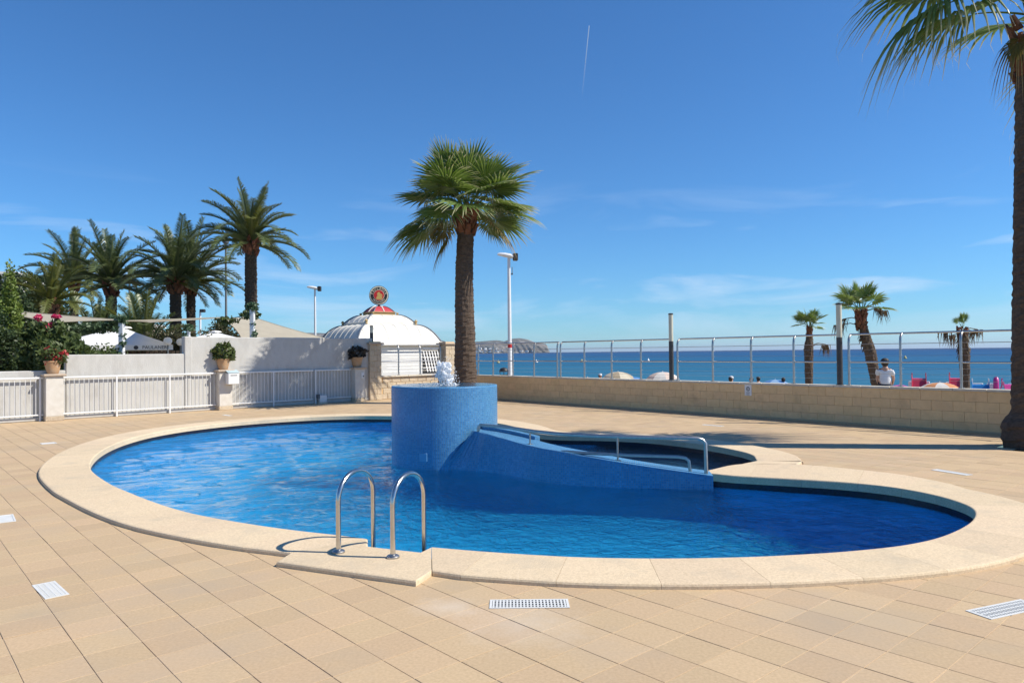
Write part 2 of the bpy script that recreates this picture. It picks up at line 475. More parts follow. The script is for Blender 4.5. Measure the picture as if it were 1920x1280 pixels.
M['sand'] = surf('sand', (.52, .42, .29), (.44, .35, .24), rough=1, scale=.6)
M['rock'] = surf('headland_rock', (.125, .112, .10), (.06, .064, .05), rough=1, scale=.012, detail=8, dirt=(.26, .225, .19), dscale=.02, dlo=.52, dhi=.62)
M['house_white'] = surf('house_white', (.78, .77, .74), (.70, .69, .66), rough=.8, scale=.3)
M['house_beige'] = surf('house_beige', (.60, .50, .38), (.54, .45, .34), rough=.85, scale=.5)
M['window_dark'] = surf('window_dark', (.05, .06, .07), (.04, .05, .06), rough=.15)
M['skin'] = surf('skin', (.52, .30, .21), (.46, .26, .18), rough=.55, scale=10)
M['hair_dark'] = surf('dark_hair', (.028, .020, .016), (.018, .013, .010), rough=.6, scale=60)
M['cloth_white'] = surf('white_cotton', (.76, .76, .76), (.68, .68, .69), rough=.9, scale=8)
M['cloth_dark'] = surf('dark_cloth', (.03, .04, .07), (.02, .03, .05), rough=.9, scale=8)
M['red_plastic'] = surf('red_plastic', (.55, .045, .09), (.46, .035, .07), rough=.35, scale=3)
M['magenta_plastic'] = surf('magenta_plastic', (.52, .04, .25), (.46, .03, .21), rough=.35, scale=3)
M['blue_plastic'] = surf('blue_plastic', (.02, .20, .50), (.018, .16, .42), rough=.35, scale=3)
M['white_plastic'] = surf('white_plastic', (.76, .76, .75), (.70, .70, .69), rough=.4, scale=3)
M['black'] = surf('black_plastic', (.02, .02, .022), (.015, .015, .016), rough=.5)
M['gold'] = surf('gold_paint', (.55, .40, .12), (.48, .34, .09), rough=.45, scale=6)
M['emblem_red'] = surf('emblem_red', (.52, .02, .02), (.46, .015, .015), rough=.4, scale=6)
M['pale_lime'] = surf('pale_letter', (.70, .66, .50), (.66, .62, .46), rough=.5)
M['ink'] = surf('dark_ink', (.05, .05, .06), (.04, .04, .05), rough=.7)
def foam():
    m, nt, out = nodes('foam_water')
    p = N(nt, 'ShaderNodeBsdfPrincipled', {'Base Color': (.90, .91, .92, 1), 'Roughness': .35, 'Specular IOR Level': .5})
    tl = N(nt, 'ShaderNodeBsdfTranslucent', {'Color': (.92, .94, .96, 1)})
    tr = N(nt, 'ShaderNodeBsdfTransparent')
    a = N(nt, 'ShaderNodeMixShader', {0: .40, 1: p.outputs[0], 2: tl.outputs[0]})
    b = N(nt, 'ShaderNodeMixShader', {0: .10, 1: a.outputs[0], 2: tr.outputs[0]})
    nt.links.new(b.outputs[0], out.inputs[0]); return m
M['foam'] = foam()
WAVE_A, WAVE_B, RIP = .004, .005, .115
# ------------------------------------------------------------------ site axes
WO = Vector((-0.5, 25.64)); WA = Vector((.63274, -.77436)); WN = Vector((.77436, .63274))   # block wall: origin, along, seaward
FO = Vector((-12.08, 19.06)); FB = Vector((.71304, .70112)); FN = Vector((-.70112, .71304))  # white fence: origin, along, outward
def wp(t, s=0.0): return (WO.x + WA.x * t + WN.x * s, WO.y + WA.y * t + WN.y * s)
def fp(t, s=0.0): return (FO.x + FB.x * t + FN.x * s, FO.y + FB.y * t + FN.y * s)
WANG = math.atan2(WA.y, WA.x); FANG = math.atan2(FB.y, FB.x)

# ------------------------------------------------------------------ pool outline
def catmull(P, sub=6):
    P = [Vector(p) for p in P]; out = []
    for i in range(len(P) - 1):
        p0 = P[i - 1] if i else P[0] * 2 - P[1]
        p1, p2 = P[i], P[i + 1]
        p3 = P[i + 2] if i + 2 < len(P) else P[-1] * 2 - P[-2]
        for k in range(sub):
            t = k / sub
            out.append(.5 * ((2 * p1) + (p2 - p0) * t + (2 * p0 - 5 * p1 + 4 * p2 - p3) * t * t + (3 * p1 - p0 - 3 * p2 + p3) * t ** 3))
    out.append(P[-1]); return out
CW = .64
# right-hand ring: explicit inner/outer at the peninsula, then offset
ring_right_in = catmull([(2.58, 9.56), (2.87, 9.36), (3.38, 9.14), (3.98, 8.85), (4.38, 8.51), (4.59, 8.11), (4.66, 7.69), (4.58, 7.25), (4.24, 6.76), (3.71, 6.28), (3.23, 6.0), (2.69, 5.83), (2.2, 5.74), (1.74, 5.69), (1.15, 5.68), (.57, 5.73), (.15, 5.82), (-.28, 5.94), (-.69, 6.08)])
ring_left_in = catmull([(-1.28, 6.37), (-1.54, 6.50), (-2.01, 6.71), (-2.47, 6.95), (-3.0, 7.27), (-3.43, 7.58), (-3.94, 8.03), (-4.56, 8.65), (-5.21, 9.35), (-6.1, 10.5), (-6.75, 11.7), (-7.25, 13.0), (-7.55, 14.3), (-7.6, 15.55), (-7.3, 16.75), (-6.7, 17.75), (-5.9, 18.5), (-5.1, 18.95), (-4.2, 19.12), (-3.3, 18.98), (-2.4, 18.6), (-1.5, 17.95), (-.85, 17.3), (-.32, 16.6), (.03, 15.8), (.25, 14.95), (.55, 14.35), (1.0, 14.07), (1.5, 13.97), (2.0, 13.8), (2.55, 13.45), (3.05, 12.86), (3.47, 12.1), (3.68, 11.3), (3.55, 10.6)])
def offset(P, w):
    out = []
    for i, p in enumerate(P):
        d = (P[min(i + 1, len(P) - 1)] - P[max(i - 1, 0)]).normalized()
        # rings run clockwise seen from above with the water on the right-hand side: outward is to the left
        out.append(p + Vector((-d.y, d.x)) * w)
    return out
def outward_sign(P, inside):
    o = offset(P, .1); return 1 if (o[len(o) // 2] - Vector(inside)).length > (P[len(P) // 2] - Vector(inside)).length else -1
sR = outward_sign(ring_right_in, (1.0, 8.0)); sL = outward_sign(ring_left_in, (-3.0, 12.0))
ring_right_out = offset(ring_right_in, CW * sR)
ring_left_out = offset(ring_left_in, CW * sL)
custom = [((2.58, 9.56), (2.62, 9.80)), ((2.87, 9.36), (3.23, 10.31)), ((3.38, 9.14), (4.0, 10.24)), ((3.98, 8.85), (4.5, 9.86)), ((4.38, 8.51), (5.0, 9.28)), ((4.59, 8.11), (5.24, 8.5))]
co_in = catmull([c[0] for c in custom]); co_out = catmull([c[1] for c in custom])
for i in range(len(co_in) - 1): ring_right_out[i] = co_out[i]
ring_right_out[-1] = Vector((-.61, 5.41)); ring_left_out[0] = Vector((-1.82, 5.94))
for k in range(1, 12):                             # ease the skewed cuts beside the ladder into the offset line
    ring_left_out[k] = ring_left_out[0].lerp(ring_left_out[12], k / 12)
for k in range(1, 7):
    ring_right_out[-1 - k] = ring_right_out[-1].lerp(ring_right_out[-8], k / 7)

inner_poly = [tuple(p) for p in ring_right_in] + [(-.76, 5.92), (-1.23, 6.12)] + [tuple(p) for p in ring_left_in] + [(3.23, 10.31), (2.62, 9.80)]
mid_poly = [tuple(p.lerp(q, .5)) for p, q in zip(ring_right_in, ring_right_out)] + [(-.74, 5.55), (-1.52, 5.9)] + [tuple(p.lerp(q, .5)) for p, q in zip(ring_left_in, ring_left_out)] + [(3.8, 10.3)]

def inside_np(X, Y, poly):
    P = np.asarray(poly); n = len(P); c = np.zeros(X.shape, bool); j = n - 1
    for i in range(n):
        xi, yi = P[i]; xj, yj = P[j]
        if yi != yj:
            c ^= ((yi > Y) != (yj > Y)) & (X < (xj - xi) * (Y - yi) / (yj - yi) + xi)
        j = i
    return c

# ------------------------------------------------------------------ terrace of square tiles
TP = .2975; TA = R(41.5)
e1 = np.array([math.cos(TA), math.sin(TA)]); e2 = np.array([-math.sin(TA), math.cos(TA)])
I, J = np.meshgrid(np.arange(-75, 100), np.arange(-75, 100))
cx = .546 + (I + .5) * TP * e1[0] + (J + .5) * TP * e2[0]
cyy = 3.861 + (I + .5) * TP * e1[1] + (J + .5) * TP * e2[1]
ws = (cx - WO.x) * WN.x + (cyy - WO.y) * WN.y
fs = (cx - FO.x) * FN.x + (cyy - FO.y) * FN.y
keep = (ws < .12) & (fs < .25) & (cyy > -3.5) & (cx > -17) & (cx < 13) & ~inside_np(cx, cyy, mid_poly)
keep &= ~(((cx + 1.55) ** 2 + (cyy - 24) ** 2 < .55 ** 2) | ((cx - 8.55) ** 2 + (cyy - 11.95) ** 2 < .5 ** 2))
kx, ky = cx[keep], cyy[keep]
# how large each shows: nearest in view first
fpx = 1360.0
uu = kx / np.maximum(ky, .1) * fpx; vv = (1.65) / np.maximum(ky, .1) * fpx
inview = (ky > 2.9) & (np.abs(uu) < 985) & (vv < 640)
size = np.where(inview, 1.0 / np.maximum(ky, .1) ** 2, 0)
order = np.argsort(-size)
near = order[:300]; rest = order[300:]
terr = MB()
h = TP / 2
bed = np.stack([np.stack([kx + (a * e1[0] + b * e2[0]) * h, ky + (a * e1[1] + b * e2[1]) * h, np.full_like(kx, -.0034)], 1) for a, b in ((-1, -1), (1, -1), (1, 1), (-1, 1))], 1).reshape(-1, 3)
terrace = link('terrace', np_mesh('terrace', bed, np.arange(len(bed)).reshape(-1, 4), M['mortar']))
tag(terrace, kind='structure')
tb = MB().box((0, 0, -.012), (TP - .0045, TP - .0045, .024), bev=.0014)
tile_me = tb.mesh('tile', M['tile'])
tv = np.array(tb.v)
for i in near:
    z = NR.normal(0, .0006)
    o = inst('tile', tile_me, terrace, (float(kx[i] + NR.normal(0, .0006)), float(ky[i] + NR.normal(0, .0006)), float(z)), (NR.normal(0, .0012), NR.normal(0, .0012), TA + NR.normal(0, .0018)))
# the rest joined: top + bevel only
b_ = .0014; t_ = (TP - .0045) / 2
pat = [(-t_, -t_, -b_), (t_, -t_, -b_), (t_, t_, -b_), (-t_, t_, -b_), (-t_ + b_, -t_ + b_, 0), (t_ - b_, -t_ + b_, 0), (t_ - b_, t_ - b_, 0), (-t_ + b_, t_ - b_, 0)]
pat = np.array(pat)
n_ = len(rest)
V = np.zeros((n_, 8, 3))
jz = NR.normal(0, .0006, n_)
tx, ty = NR.normal(0, .0012, n_), NR.normal(0, .0012, n_)
for k in range(8):
    V[:, k, 0] = kx[rest] + pat[k, 0] * e1[0] + pat[k, 1] * e2[0]
    V[:, k, 1] = ky[rest] + pat[k, 0] * e1[1] + pat[k, 1] * e2[1]
    V[:, k, 2] = pat[k, 2] + jz + tx * pat[k, 0] + ty * pat[k, 1]
fq = np.array([[4, 5, 6, 7], [0, 1, 5, 4], [1, 2, 6, 5], [2, 3, 7, 6], [3, 0, 4, 7]])
Fq = (fq[None] + (np.arange(n_) * 8)[:, None, None]).reshape(-1, 4)
tag(link('tiles', np_mesh('tiles', V.reshape(-1, 3), Fq, M['tile']), terrace), kind='stuff')

# ------------------------------------------------------------------ ground beyond the terrace, beach, sea
def sp(s, t): 
    x, y = wp(t, s); return x, y
gm = MB()
prof = [(.0, -.03), (8.6, -.03), (8.62, -.85), (20, -1.15), (44, -1.78), (75, -3.2), (140, -5.0), (9000, -12)]
ts = [-9000, -400, -60, -20, 0, 20, 40, 100, 9000]
gv = [(*wp(t, s), z) for s, z in prof for t in ts]
gf = [(i * len(ts) + j, i * len(ts) + j + 1, (i + 1) * len(ts) + j + 1, (i + 1) * len(ts) + j) for i in range(len(prof) - 1) for j in range(len(ts) - 1)]
gm.add(gv, gf)
def corner(t): return (*wp(t, 0), -.03)
ca = (*fp(13.2, 0), -.03); cb = (*fp(-9000, 0), -.03)
gm.poly([corner(-9000), corner(-3.44), ca, cb, (*wp(-9000, -12000), -.03)])
gm.poly([(*wp(36, 0), -.03), (*wp(9000, 0), -.03), (*wp(9000, -9000), -.03), (*wp(36, -9000), -.03)])
def groundmat():
    m, nt, out = nodes('ground')
    tc = N(nt, 'ShaderNodeTexCoord')
    d = N(nt, 'ShaderNodeVectorMath', {0: tc.outputs['Object'], 1: (WN.x, WN.y, 0)}, operation='DOT_PRODUCT')
    s = N(nt, 'ShaderNodeMath', {0: d.outputs['Value'], 1: WO.x * WN.x + WO.y * WN.y}, operation='SUBTRACT')
    st = N(nt, 'ShaderNodeMath', {0: s.outputs[0], 1: 8.61}, operation='GREATER_THAN')
    n1 = N(nt, 'ShaderNodeTexNoise', {'Vector': tc.outputs['Object'], 'Scale': 1.2, 'Detail': 8})
    a = N(nt, 'ShaderNodeMix', {'Factor': n1.outputs['Fac'], 'A': (.40, .35, .28, 1), 'B': (.33, .29, .23, 1)}, data_type='RGBA')
    b = N(nt, 'ShaderNodeMix', {'Factor': n1.outputs['Fac'], 'A': (.52, .42, .29, 1), 'B': (.42, .33, .22, 1)}, data_type='RGBA')
    c = N(nt, 'ShaderNodeMix', {'Factor': st.outputs[0], 'A': a.outputs['Result'], 'B': b.outputs['Result']}, data_type='RGBA')
    p = N(nt, 'ShaderNodeBsdfPrincipled', {'Base Color': c.outputs['Result'], 'Roughness': .95})
    nt.links.new(p.outputs[0], out.inputs[0]); return m
tag(gm.build('ground', groundmat()), kind='structure')

def seamat():
    m, nt, out = nodes('sea')
    tc = N(nt, 'ShaderNodeTexCoord'); O_ = tc.outputs['Object']
    d = N(nt, 'ShaderNodeVectorMath', {0: O_, 1: (WN.x, WN.y, 0)}, operation='DOT_PRODUCT')
    s = N(nt, 'ShaderNodeMath', {0: d.outputs['Value'], 1: WO.x * WN.x + WO.y * WN.y + 44}, operation='SUBTRACT')
    pn = N(nt, 'ShaderNodeTexNoise', {'Vector': N(nt, 'ShaderNodeMapping', {'Vector': O_, 'Rotation': (0, 0, -WANG), 'Scale': (.004, .018, 1)}).outputs[0], 'Scale': 1.0, 'Detail': 5})
    wob = N(nt, 'ShaderNodeMath', {0: pn.outputs['Fac'], 1: 160.0}, operation='MULTIPLY')
    s2 = N(nt, 'ShaderNodeMath', {0: s.outputs[0], 1: wob.outputs[0]}, operation='ADD')
    lg = N(nt, 'ShaderNodeMath', {0: N(nt, 'ShaderNodeMath', {0: s2.outputs[0], 1: 10.0}, operation='MAXIMUM').outputs[0], 1: 10.0}, operation='LOGARITHM')
    rp = N(nt, 'ShaderNodeValToRGB', {'Fac': N(nt, 'ShaderNodeMapRange', {'Value': lg.outputs[0], 'From Min': 1.5, 'From Max': 3.4}).outputs[0]})
    e = rp.color_ramp.elements
    e[0].position = 0; e[0].color = (.040, .18, .25, 1)
    e[1].position = 1; e[1].color = (.007, .052, .160, 1)
    k = e.new(.30); k.color = (.020, .135, .235, 1)
    k = e.new(.62); k.color = (.011, .085, .205, 1)
    w1 = N(nt, 'ShaderNodeTexNoise', {'Vector': N(nt, 'ShaderNodeMapping', {'Vector': O_, 'Rotation': (0, 0, -WANG), 'Scale': (.35, 1.3, 1)}).outputs[0], 'Scale': .8, 'Detail': 6, 'Roughness': .6})
    w2 = N(nt, 'ShaderNodeTexNoise', {'Vector': N(nt, 'ShaderNodeMapping', {'Vector': O_, 'Rotation': (0, 0, -WANG), 'Scale': (.012, .10, 1)}).outputs[0], 'Scale': 1.0, 'Detail': 6, 'Roughness': .6})
    hh = N(nt, 'ShaderNodeMath', {0: w1.outputs['Fac'], 1: w2.outputs['Fac']}, operation='ADD')
    b = N(nt, 'ShaderNodeBump', {'Height': hh.outputs[0], 'Strength': .9, 'Distance': .6})
    df = N(nt, 'ShaderNodeBsdfDiffuse', {'Color': rp.outputs[0], 'Normal': b.outputs[0]})
    gl = N(nt, 'ShaderNodeBsdfGlossy', {'Roughness': .30, 'Normal': b.outputs[0]})
    lw = N(nt, 'ShaderNodeTexNoise', {'Vector': N(nt, 'ShaderNodeMapping', {'Vector': O_, 'Rotation': (0, 0, -WANG), 'Scale': (.010, .075, 1)}).outputs[0], 'Scale': 1.0, 'Detail': 7, 'Roughness': .65})
    fm = N(nt, 'ShaderNodeMapRange', {'Value': lw.outputs['Fac'], 'From Min': .35, 'From Max': .7, 'To Min': .05, 'To Max': .27})
    nt.links.new(N(nt, 'ShaderNodeMixShader', {0: fm.outputs[0], 1: df.outputs[0], 2: gl.outputs[0]}).outputs[0], out.inputs[0]); return m
sm = MB()
ss = [40, 60, 90, 140, 250, 500, 1200, 4000, 12000, 24000]; ts = [-24000, -9000, -2000, -400, 0, 400, 2000, 9000, 24000]
sm.add([(*wp(t, s), -1.76) for s in ss for t in ts], [(i * len(ts) + j, i * len(ts) + j + 1, (i + 1) * len(ts) + j + 1, (i + 1) * len(ts) + j) for i in range(len(ss) - 1) for j in range(len(ts) - 1)])
tag(sm.build('sea', seamat()), kind='structure')

# ------------------------------------------------------------------ swimming pool
WL = -.13
pool = thing('swimming_pool', (-1.0, 10.0, 0), 'kidney shaped blue pool with a cream stone rim around a mosaic fountain', 'pool')
def poff(x, y, z): return (x + 1.0, y - 10.0, z)
def stone(Pin, Pout, name='coping_stone', g=.0012):
    """one rim stone between matching inner and outer points, rounded edges"""
    m = MB(); n = len(Pin); rows = []
    sec = [(0, -.06), (0, .026), (.006, .036), (.017, .040), (-.022, .040), (-.007, .035), (-.0, .022), (-.0, -.012)]
    for i in range(n):
        a, b = Pin[i], Pout[i]
        if i == 0:
            d = (Pin[1] - Pin[0]).normalized() * g; a, b = a + d, b + (Pout[1] - Pout[0]).normalized() * g
        if i == n - 1:
            d = (Pin[-1] - Pin[-2]).normalized() * g; a, b = a - d, b - (Pout[-1] - Pout[-2]).normalized() * g
        w = (b - a); L = w.length; w = w / L
        for k, (q, z) in enumerate(sec):
            p = a + w * (q if k < 4 else L + q)
            rows.append(poff(p.x, p.y, z))
    S_ = len(sec)
    fs = [(i * S_ + k, i * S_ + (k + 1) % S_, (i + 1) * S_ + (k + 1) % S_, (i + 1) * S_ + k) for i in range(n - 1) for k in range(S_)]
    fs += [tuple(range(S_)), tuple(range((n - 1) * S_, n * S_))[::-1]]
    m.add(rows, fs)
    return m.build(name, M['coping'], pool)
def ring(Pin, Pout, L=.62):
    i0, acc = 0, 0.0
    for i in range(1, len(Pin)):
        acc += (Pin[i].lerp(Pout[i], .5) - Pin[i - 1].lerp(Pout[i - 1], .5)).length
        if (acc >= L and len(Pin) - i > 3) or i == len(Pin) - 1:
            stone(Pin[i0:i + 1], Pout[i0:i + 1]); i0, acc = i, 0.0
ring(ring_right_in, ring_right_out); ring(ring_left_in, ring_left_out)
V2 = lambda *p: [Vector(q) for q in p]
# slabs under the ladder, set a little outwards, and the stone at the tip between the two pools
stone(V2((-1.28, 6.36), (-1.23, 6.12), (-.985, 6.015)), V2((-1.83, 5.94), (-1.86, 5.69), (-1.17, 5.38)))
stone(V2((-.985, 6.015), (-.76, 5.92), (-.69, 6.07)), V2((-1.17, 5.38), (-.70, 5.17), (-.615, 5.41)))
stone(V2((3.55, 10.59), (3.235, 10.32)), V2((4.19, 10.52), (4.005, 10.25)))

def basin_wall(P, z0, z1, w=.02, name='basin_wall', mat='basin'):
    m = MB(); acc = 0
    Q = offset(P, w * outward_sign(P, (-1.5, 10.5)))
    for i in range(len(Q) - 1):
        a, b = Q[i], Q[i + 1]; l = (b - a).length
        m.poly([poff(a.x, a.y, z0), poff(b.x, b.y, z0), poff(b.x, b.y, z1), poff(a.x, a.y, z1)], [(acc, z0), (acc + l, z0), (acc + l, z1), (acc, z1)])
        acc += l
    return m.build(name, M[mat], pool)
FLOOR = -1.9
basin_wall([Vector(p) for p in inner_poly[:len(ring_right_in) + 2 + 170]] , FLOOR, -.17)
kq = next(i for i, p in enumerate(inner_poly) if i > len(ring_right_in) + 2 + 150 and p[0] > -.9 and p[1] < 17.5)   # where the paddling pool begins
basin_wall([Vector(p) for p in inner_poly[len(ring_right_in) + 2 + 169 - 0:kq + 1]] if kq > len(ring_right_in) + 2 + 170 else [Vector(p) for p in inner_poly[len(ring_right_in) + 2 + 168:len(ring_right_in) + 2 + 171]], FLOOR, -.17, .02)
basin_wall([Vector(p) for p in inner_poly[max(kq, len(ring_right_in) + 2 + 169):]], FLOOR, -.17, .02, 'paddling_wall', 'band')  # dark mosaic carried to the floor paints in the water's dark reflection
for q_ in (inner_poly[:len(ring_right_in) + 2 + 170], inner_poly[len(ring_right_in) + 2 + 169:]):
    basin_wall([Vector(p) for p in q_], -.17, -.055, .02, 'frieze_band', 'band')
def slab(poly, z, name):
    m = MB()
    for t in tessellate_polygon([[Vector((x, y, 0)) for x, y in poly]]):
        pts = [poly[i] for i in t]
        m.poly([poff(x, y, z) for x, y in pts], [(x, y) for x, y in pts])
    return m.build(name, M['basin'], pool)
pf_all = offset([Vector(p) for p in inner_poly], .06 * sR)
slab([tuple(p) for p in pf_all], FLOOR, 'basin_floor')

# divider: mosaic wall falling from the fountain to the rim
FC = Vector((-1.12, 11.97)); FR = .867; FT = 1.13
Bf = catmull([(-1.05, 11.10), (-.84, 11.10), (-.25, 10.78), (.29, 10.08), (.78, 9.72), (1.26, 9.53), (1.73, 9.43), (2.56, 9.32)], 4)
us = [0, .10, .2, .32, .45, .6, .78, 1.0]
Tz = [(-1.05, .47), (-.62, .465), (-.28, .405), (.15, .354), (.6, .307), (1.05, .255), (1.53, .185), (2.0, .12), (2.56, .045)]
def topz(x):
    for (x0, z0), (x1, z1) in zip(Tz, Tz[1:]):
        if x <= x1: return z0 + (z1 - z0) * max(0, (x - x0)) / (x1 - x0)
    return Tz[-1][1]
dv = thing('pool_divider', (1.0, 9.9, 0), 'blue mosaic wall sloping down from the fountain to the stone rim', 'wall')
Bb = offset(Bf, .36 * outward_sign(Bf, (0, 5)))
m = MB(); acc = 0
def do(p, z): return (p.x - 1.0, p.y - 9.9, z)
for i in range(len(Bf) - 1):
    a, b = Bf[i], Bf[i + 1]; l = (b - a).length
    # leaning start: the upper edge begins further right than the foot
    def tp(p): return Vector((max(p.x, -.62 + (p.x + 1.05) * .25), p.y - .0)) if p.x < -.5 else p
    ta, tb_ = tp(a), tp(b)
    za, zb = topz(ta.x), topz(tb_.x)
    m.poly([do(a, FLOOR), do(b, FLOOR), do(b, -.1), do(a, -.1)], [(acc, FLOOR), (acc + l, FLOOR), (acc + l, -.1), (acc, -.1)])
    m.poly([do(a, -.1), do(b, -.1), do(tb_, zb), do(ta, za)], [(acc, -.1), (acc + l, -.1), (acc + l, zb), (acc, za)])
    A, B = Bb[i], Bb[i + 1]
    A, B = (A if A.x > -.45 else Vector((-.45, A.y))), (B if B.x > -.45 else Vector((-.45, B.y)))
    if (B - A).length > 1e-3 or (tb_ - ta).length > 1e-3:
        m.poly([do(ta, za), do(tb_, zb), do(B, zb + .005), do(A, za + .005)], [(acc, 0), (acc + l, 0), (acc + l, .36), (acc, .36)])
        m.poly([do(A, za + .005), do(B, zb + .005), do(B, -.6), do(A, -.6)], [(acc, za), (acc + l, zb), (acc + l, -.6), (acc, -.6)])
    acc += l
e_, E_ = Bf[-1], Bb[-1]
m.poly([do(e_, FLOOR), do(E_, FLOOR), do(E_, topz(2.56)), do(e_, topz(2.56))], [(0, FLOOR), (.36, FLOOR), (.36, .04), (0, .04)])
m.build('wall_body', M['drum'], dv)
# raised kerb along the back of its upper end
m = MB(); acc = 0
kb = [p for p in Bb if -.45 <= p.x <= .42]
kb = [Vector((-.48, kb[0].y + .05))] + kb
kf = offset(kb, .09 * outward_sign(kb, (0, 5)))
for i in range(len(kb) - 1):
    a, b, c, d = kb[i], kb[i + 1], kf[i + 1], kf[i]; l = (b - a).length
    za, zb = topz(a.x) + .085, topz(b.x) + .085
    m.poly([do(a, za - .4), do(b, zb - .4), do(b, zb), do(a, za)], [(acc, 0), (acc + l, 0), (acc + l, .4), (acc, .4)])
    m.poly([do(a, za), do(b, zb), do(c, zb), do(d, za)], [(acc, 0), (acc + l, 0), (acc + l, .09), (acc, .09)])
    m.poly([do(d, za - .9), do(c, zb - .9), do(c, zb), do(d, za)], [(acc, 0), (acc + l, 0), (acc + l, .9), (acc, .9)])
    acc += l
a, b = kb[-1], kf[-1]; za = topz(a.x) + .085
m.poly([do(a, za - .9), do(b, za - .9), do(b, za), do(a, za)], [(0, 0), (.09, 0), (.09, .9), (0, .9)])
m.build('kerb', M['drum'], dv)
# wall behind the fountain that closes the paddling pool, and its shallow floor
m = MB().box((-1.05 - 1.0, 15.3 - 9.9, -1.05), (.3, 5.2, 1.7)); m.build('rear_wall', M['basin'], dv)
kid = [tuple(p) for p in Bb if p.x > -.45] + [(2.62, 9.80), (3.23, 10.31)] + [tuple(p) for p in ring_left_in[::-1] if p.y > 10.4 and p.x > -.9 and p.y < 17.6] + [(-.9, 17.4), (-.9, 12.2)]
pfl = slab(kid, -.8, 'paddling_floor'); pfl.data.materials[0] = M['drum']  # darker floor adds to the painted dark of the paddling water

# fountain drum
ft = thing('fountain', (FC.x, FC.y, 0), 'round blue mosaic fountain bubbling water from its flat top', 'fountain')
m = MB(); n = 96; per = 2 * pi * FR
for k in range(n):
    t0, t1 = 2 * pi * k / n, 2 * pi * (k + 1) / n
    for z0, z1, r0, r1 in ((FLOOR, FT - .02, FR, FR), (FT - .02, FT - .005, FR, FR - .006), (FT - .005, FT, FR - .006, FR - .022)):
        m.poly([(r0 * math.cos(t0), r0 * math.sin(t0), z0), (r0 * math.cos(t1), r0 * math.sin(t1), z0), (r1 * math.cos(t1), r1 * math.sin(t1), z1), (r1 * math.cos(t0), r1 * math.sin(t0), z1)],
               [(per * k / n, z0), (per * (k + 1) / n, z0), (per * (k + 1) / n, z1), (per * k / n, z1)])
    r = FR - .022
    m.poly([(0, 0, FT - .012), (r * math.cos(t0), r * math.sin(t0), FT), (r * math.cos(t1), r * math.sin(t1), FT)], [(0, 0), (r * math.cos(t0), r * math.sin(t0)), (r * math.cos(t1), r * math.sin(t1))])
m.build('drum', M['drum'], ft, smooth=30)
MB().box((-.2565, -.8235, .06), (.13, .03, .13), rz=-.3, bev=.006).build('light_plate', surf('pale_plate', (.12, .30, .50), (.10, .27, .46), rough=.4), ft)

# ------------------------------------------------------------------ water with real ripples
def waves(X, Y, rng, comps, lmin, lmax, slope):
    Z = np.zeros_like(X)
    for _ in range(comps):
        lam = math.exp(rng.uniform(math.log(lmin), math.log(lmax)))
        th = rng.uniform(0, 2 * pi); k = 2 * pi / lam; ph = rng.uniform(0, 2 * pi)
        # gently bent wave fronts
        b = rng.uniform(-.25, .25)
        A = slope / k * rng.uniform(.5, 1.2)
        Z += A * np.sin(k * (X * math.cos(th) + Y * math.sin(th)) + ph + b * 3 * np.sin(.9 * (X * math.sin(th) - Y * math.cos(th)) + ph * 2))
    return Z
st = .025
gx = np.arange(-8.0, 5.2, st); gy = np.arange(5.2, 19.8, st)
X, Y = np.meshgrid(gx, gy)
wr = np.random.default_rng(5)
Zw = waves(X, Y, wr, 60, .27, .70, WAVE_A) + waves(X, Y, wr, 14, 1.0, 2.4, WAVE_B)
dist = np.hypot(X - FC.x, Y - FC.y)
calm = np.clip(1.15 - np.clip((X - 0.2) / 3.5, 0, 1) * .55, .4, 1.3)
Zw *= calm
kidm = inside_np(X, Y, kid)
Zw[kidm] *= .5
outp = offset([Vector(p) for p in inner_poly], .1 * sR)
ins = inside_np(X, Y, [tuple(p) for p in outp])
ny, nx = X.shape
idx = np.arange(nx * ny).reshape(ny, nx)
qm = ins[:-1, :-1] | ins[1:, 1:] | ins[1:, :-1] | ins[:-1, 1:]
qm &= inside_np(X[:-1, :-1], Y[:-1, :-1], [tuple(p) for p in offset([Vector(p) for p in inner_poly], .3 * sR)])
Q = np.stack([idx[:-1, :-1][qm], idx[:-1, 1:][qm], idx[1:, 1:][qm], idx[1:, :-1][qm]], 1)
used = np.unique(Q); remap = np.full(nx * ny, -1); remap[used] = np.arange(len(used))
Vw = np.stack([X.ravel()[used], Y.ravel()[used], WL + Zw.ravel()[used]], 1)
water = link('pool_water', np_mesh('pool_water', Vw, remap[Q], None, smooth=True))
tag(water, kind='structure')
m, nt, out = nodes('pool_water')
tco = N(nt, 'ShaderNodeTexCoord')
nA = N(nt, 'ShaderNodeTexNoise', {'Vector': tco.outputs['Object'], 'Scale': 10.5, 'Detail': 4, 'Roughness': .6, 'Distortion': .5})
nB = N(nt, 'ShaderNodeTexNoise', {'Vector': tco.outputs['Object'], 'Scale': 2.0, 'Detail': 2})
hsum = N(nt, 'ShaderNodeMath', {0: nA.outputs['Fac'], 1: N(nt, 'ShaderNodeMath', {0: nB.outputs['Fac'], 1: 1.5}, operation='MULTIPLY').outputs[0]}, operation='ADD')
bp = N(nt, 'ShaderNodeBump', {'Height': hsum.outputs[0], 'Strength': 1.0, 'Distance': RIP})
g = N(nt, 'ShaderNodeBsdfGlass', {'Color': (.93, 1.0, 1.0, 1), 'Roughness': 0.0, 'IOR': 1.33, 'Normal': bp.outputs[0]})
nt.links.new(g.outputs[0], out.inputs[0])
water.data.materials.append(m)
water.cycles.is_caustics_caster = True
sun_d.cycles.is_caustics_light = True
for o in list(pool.children) + list(dv.children) + list(ft.children):
    o.cycles.is_caustics_receiver = True
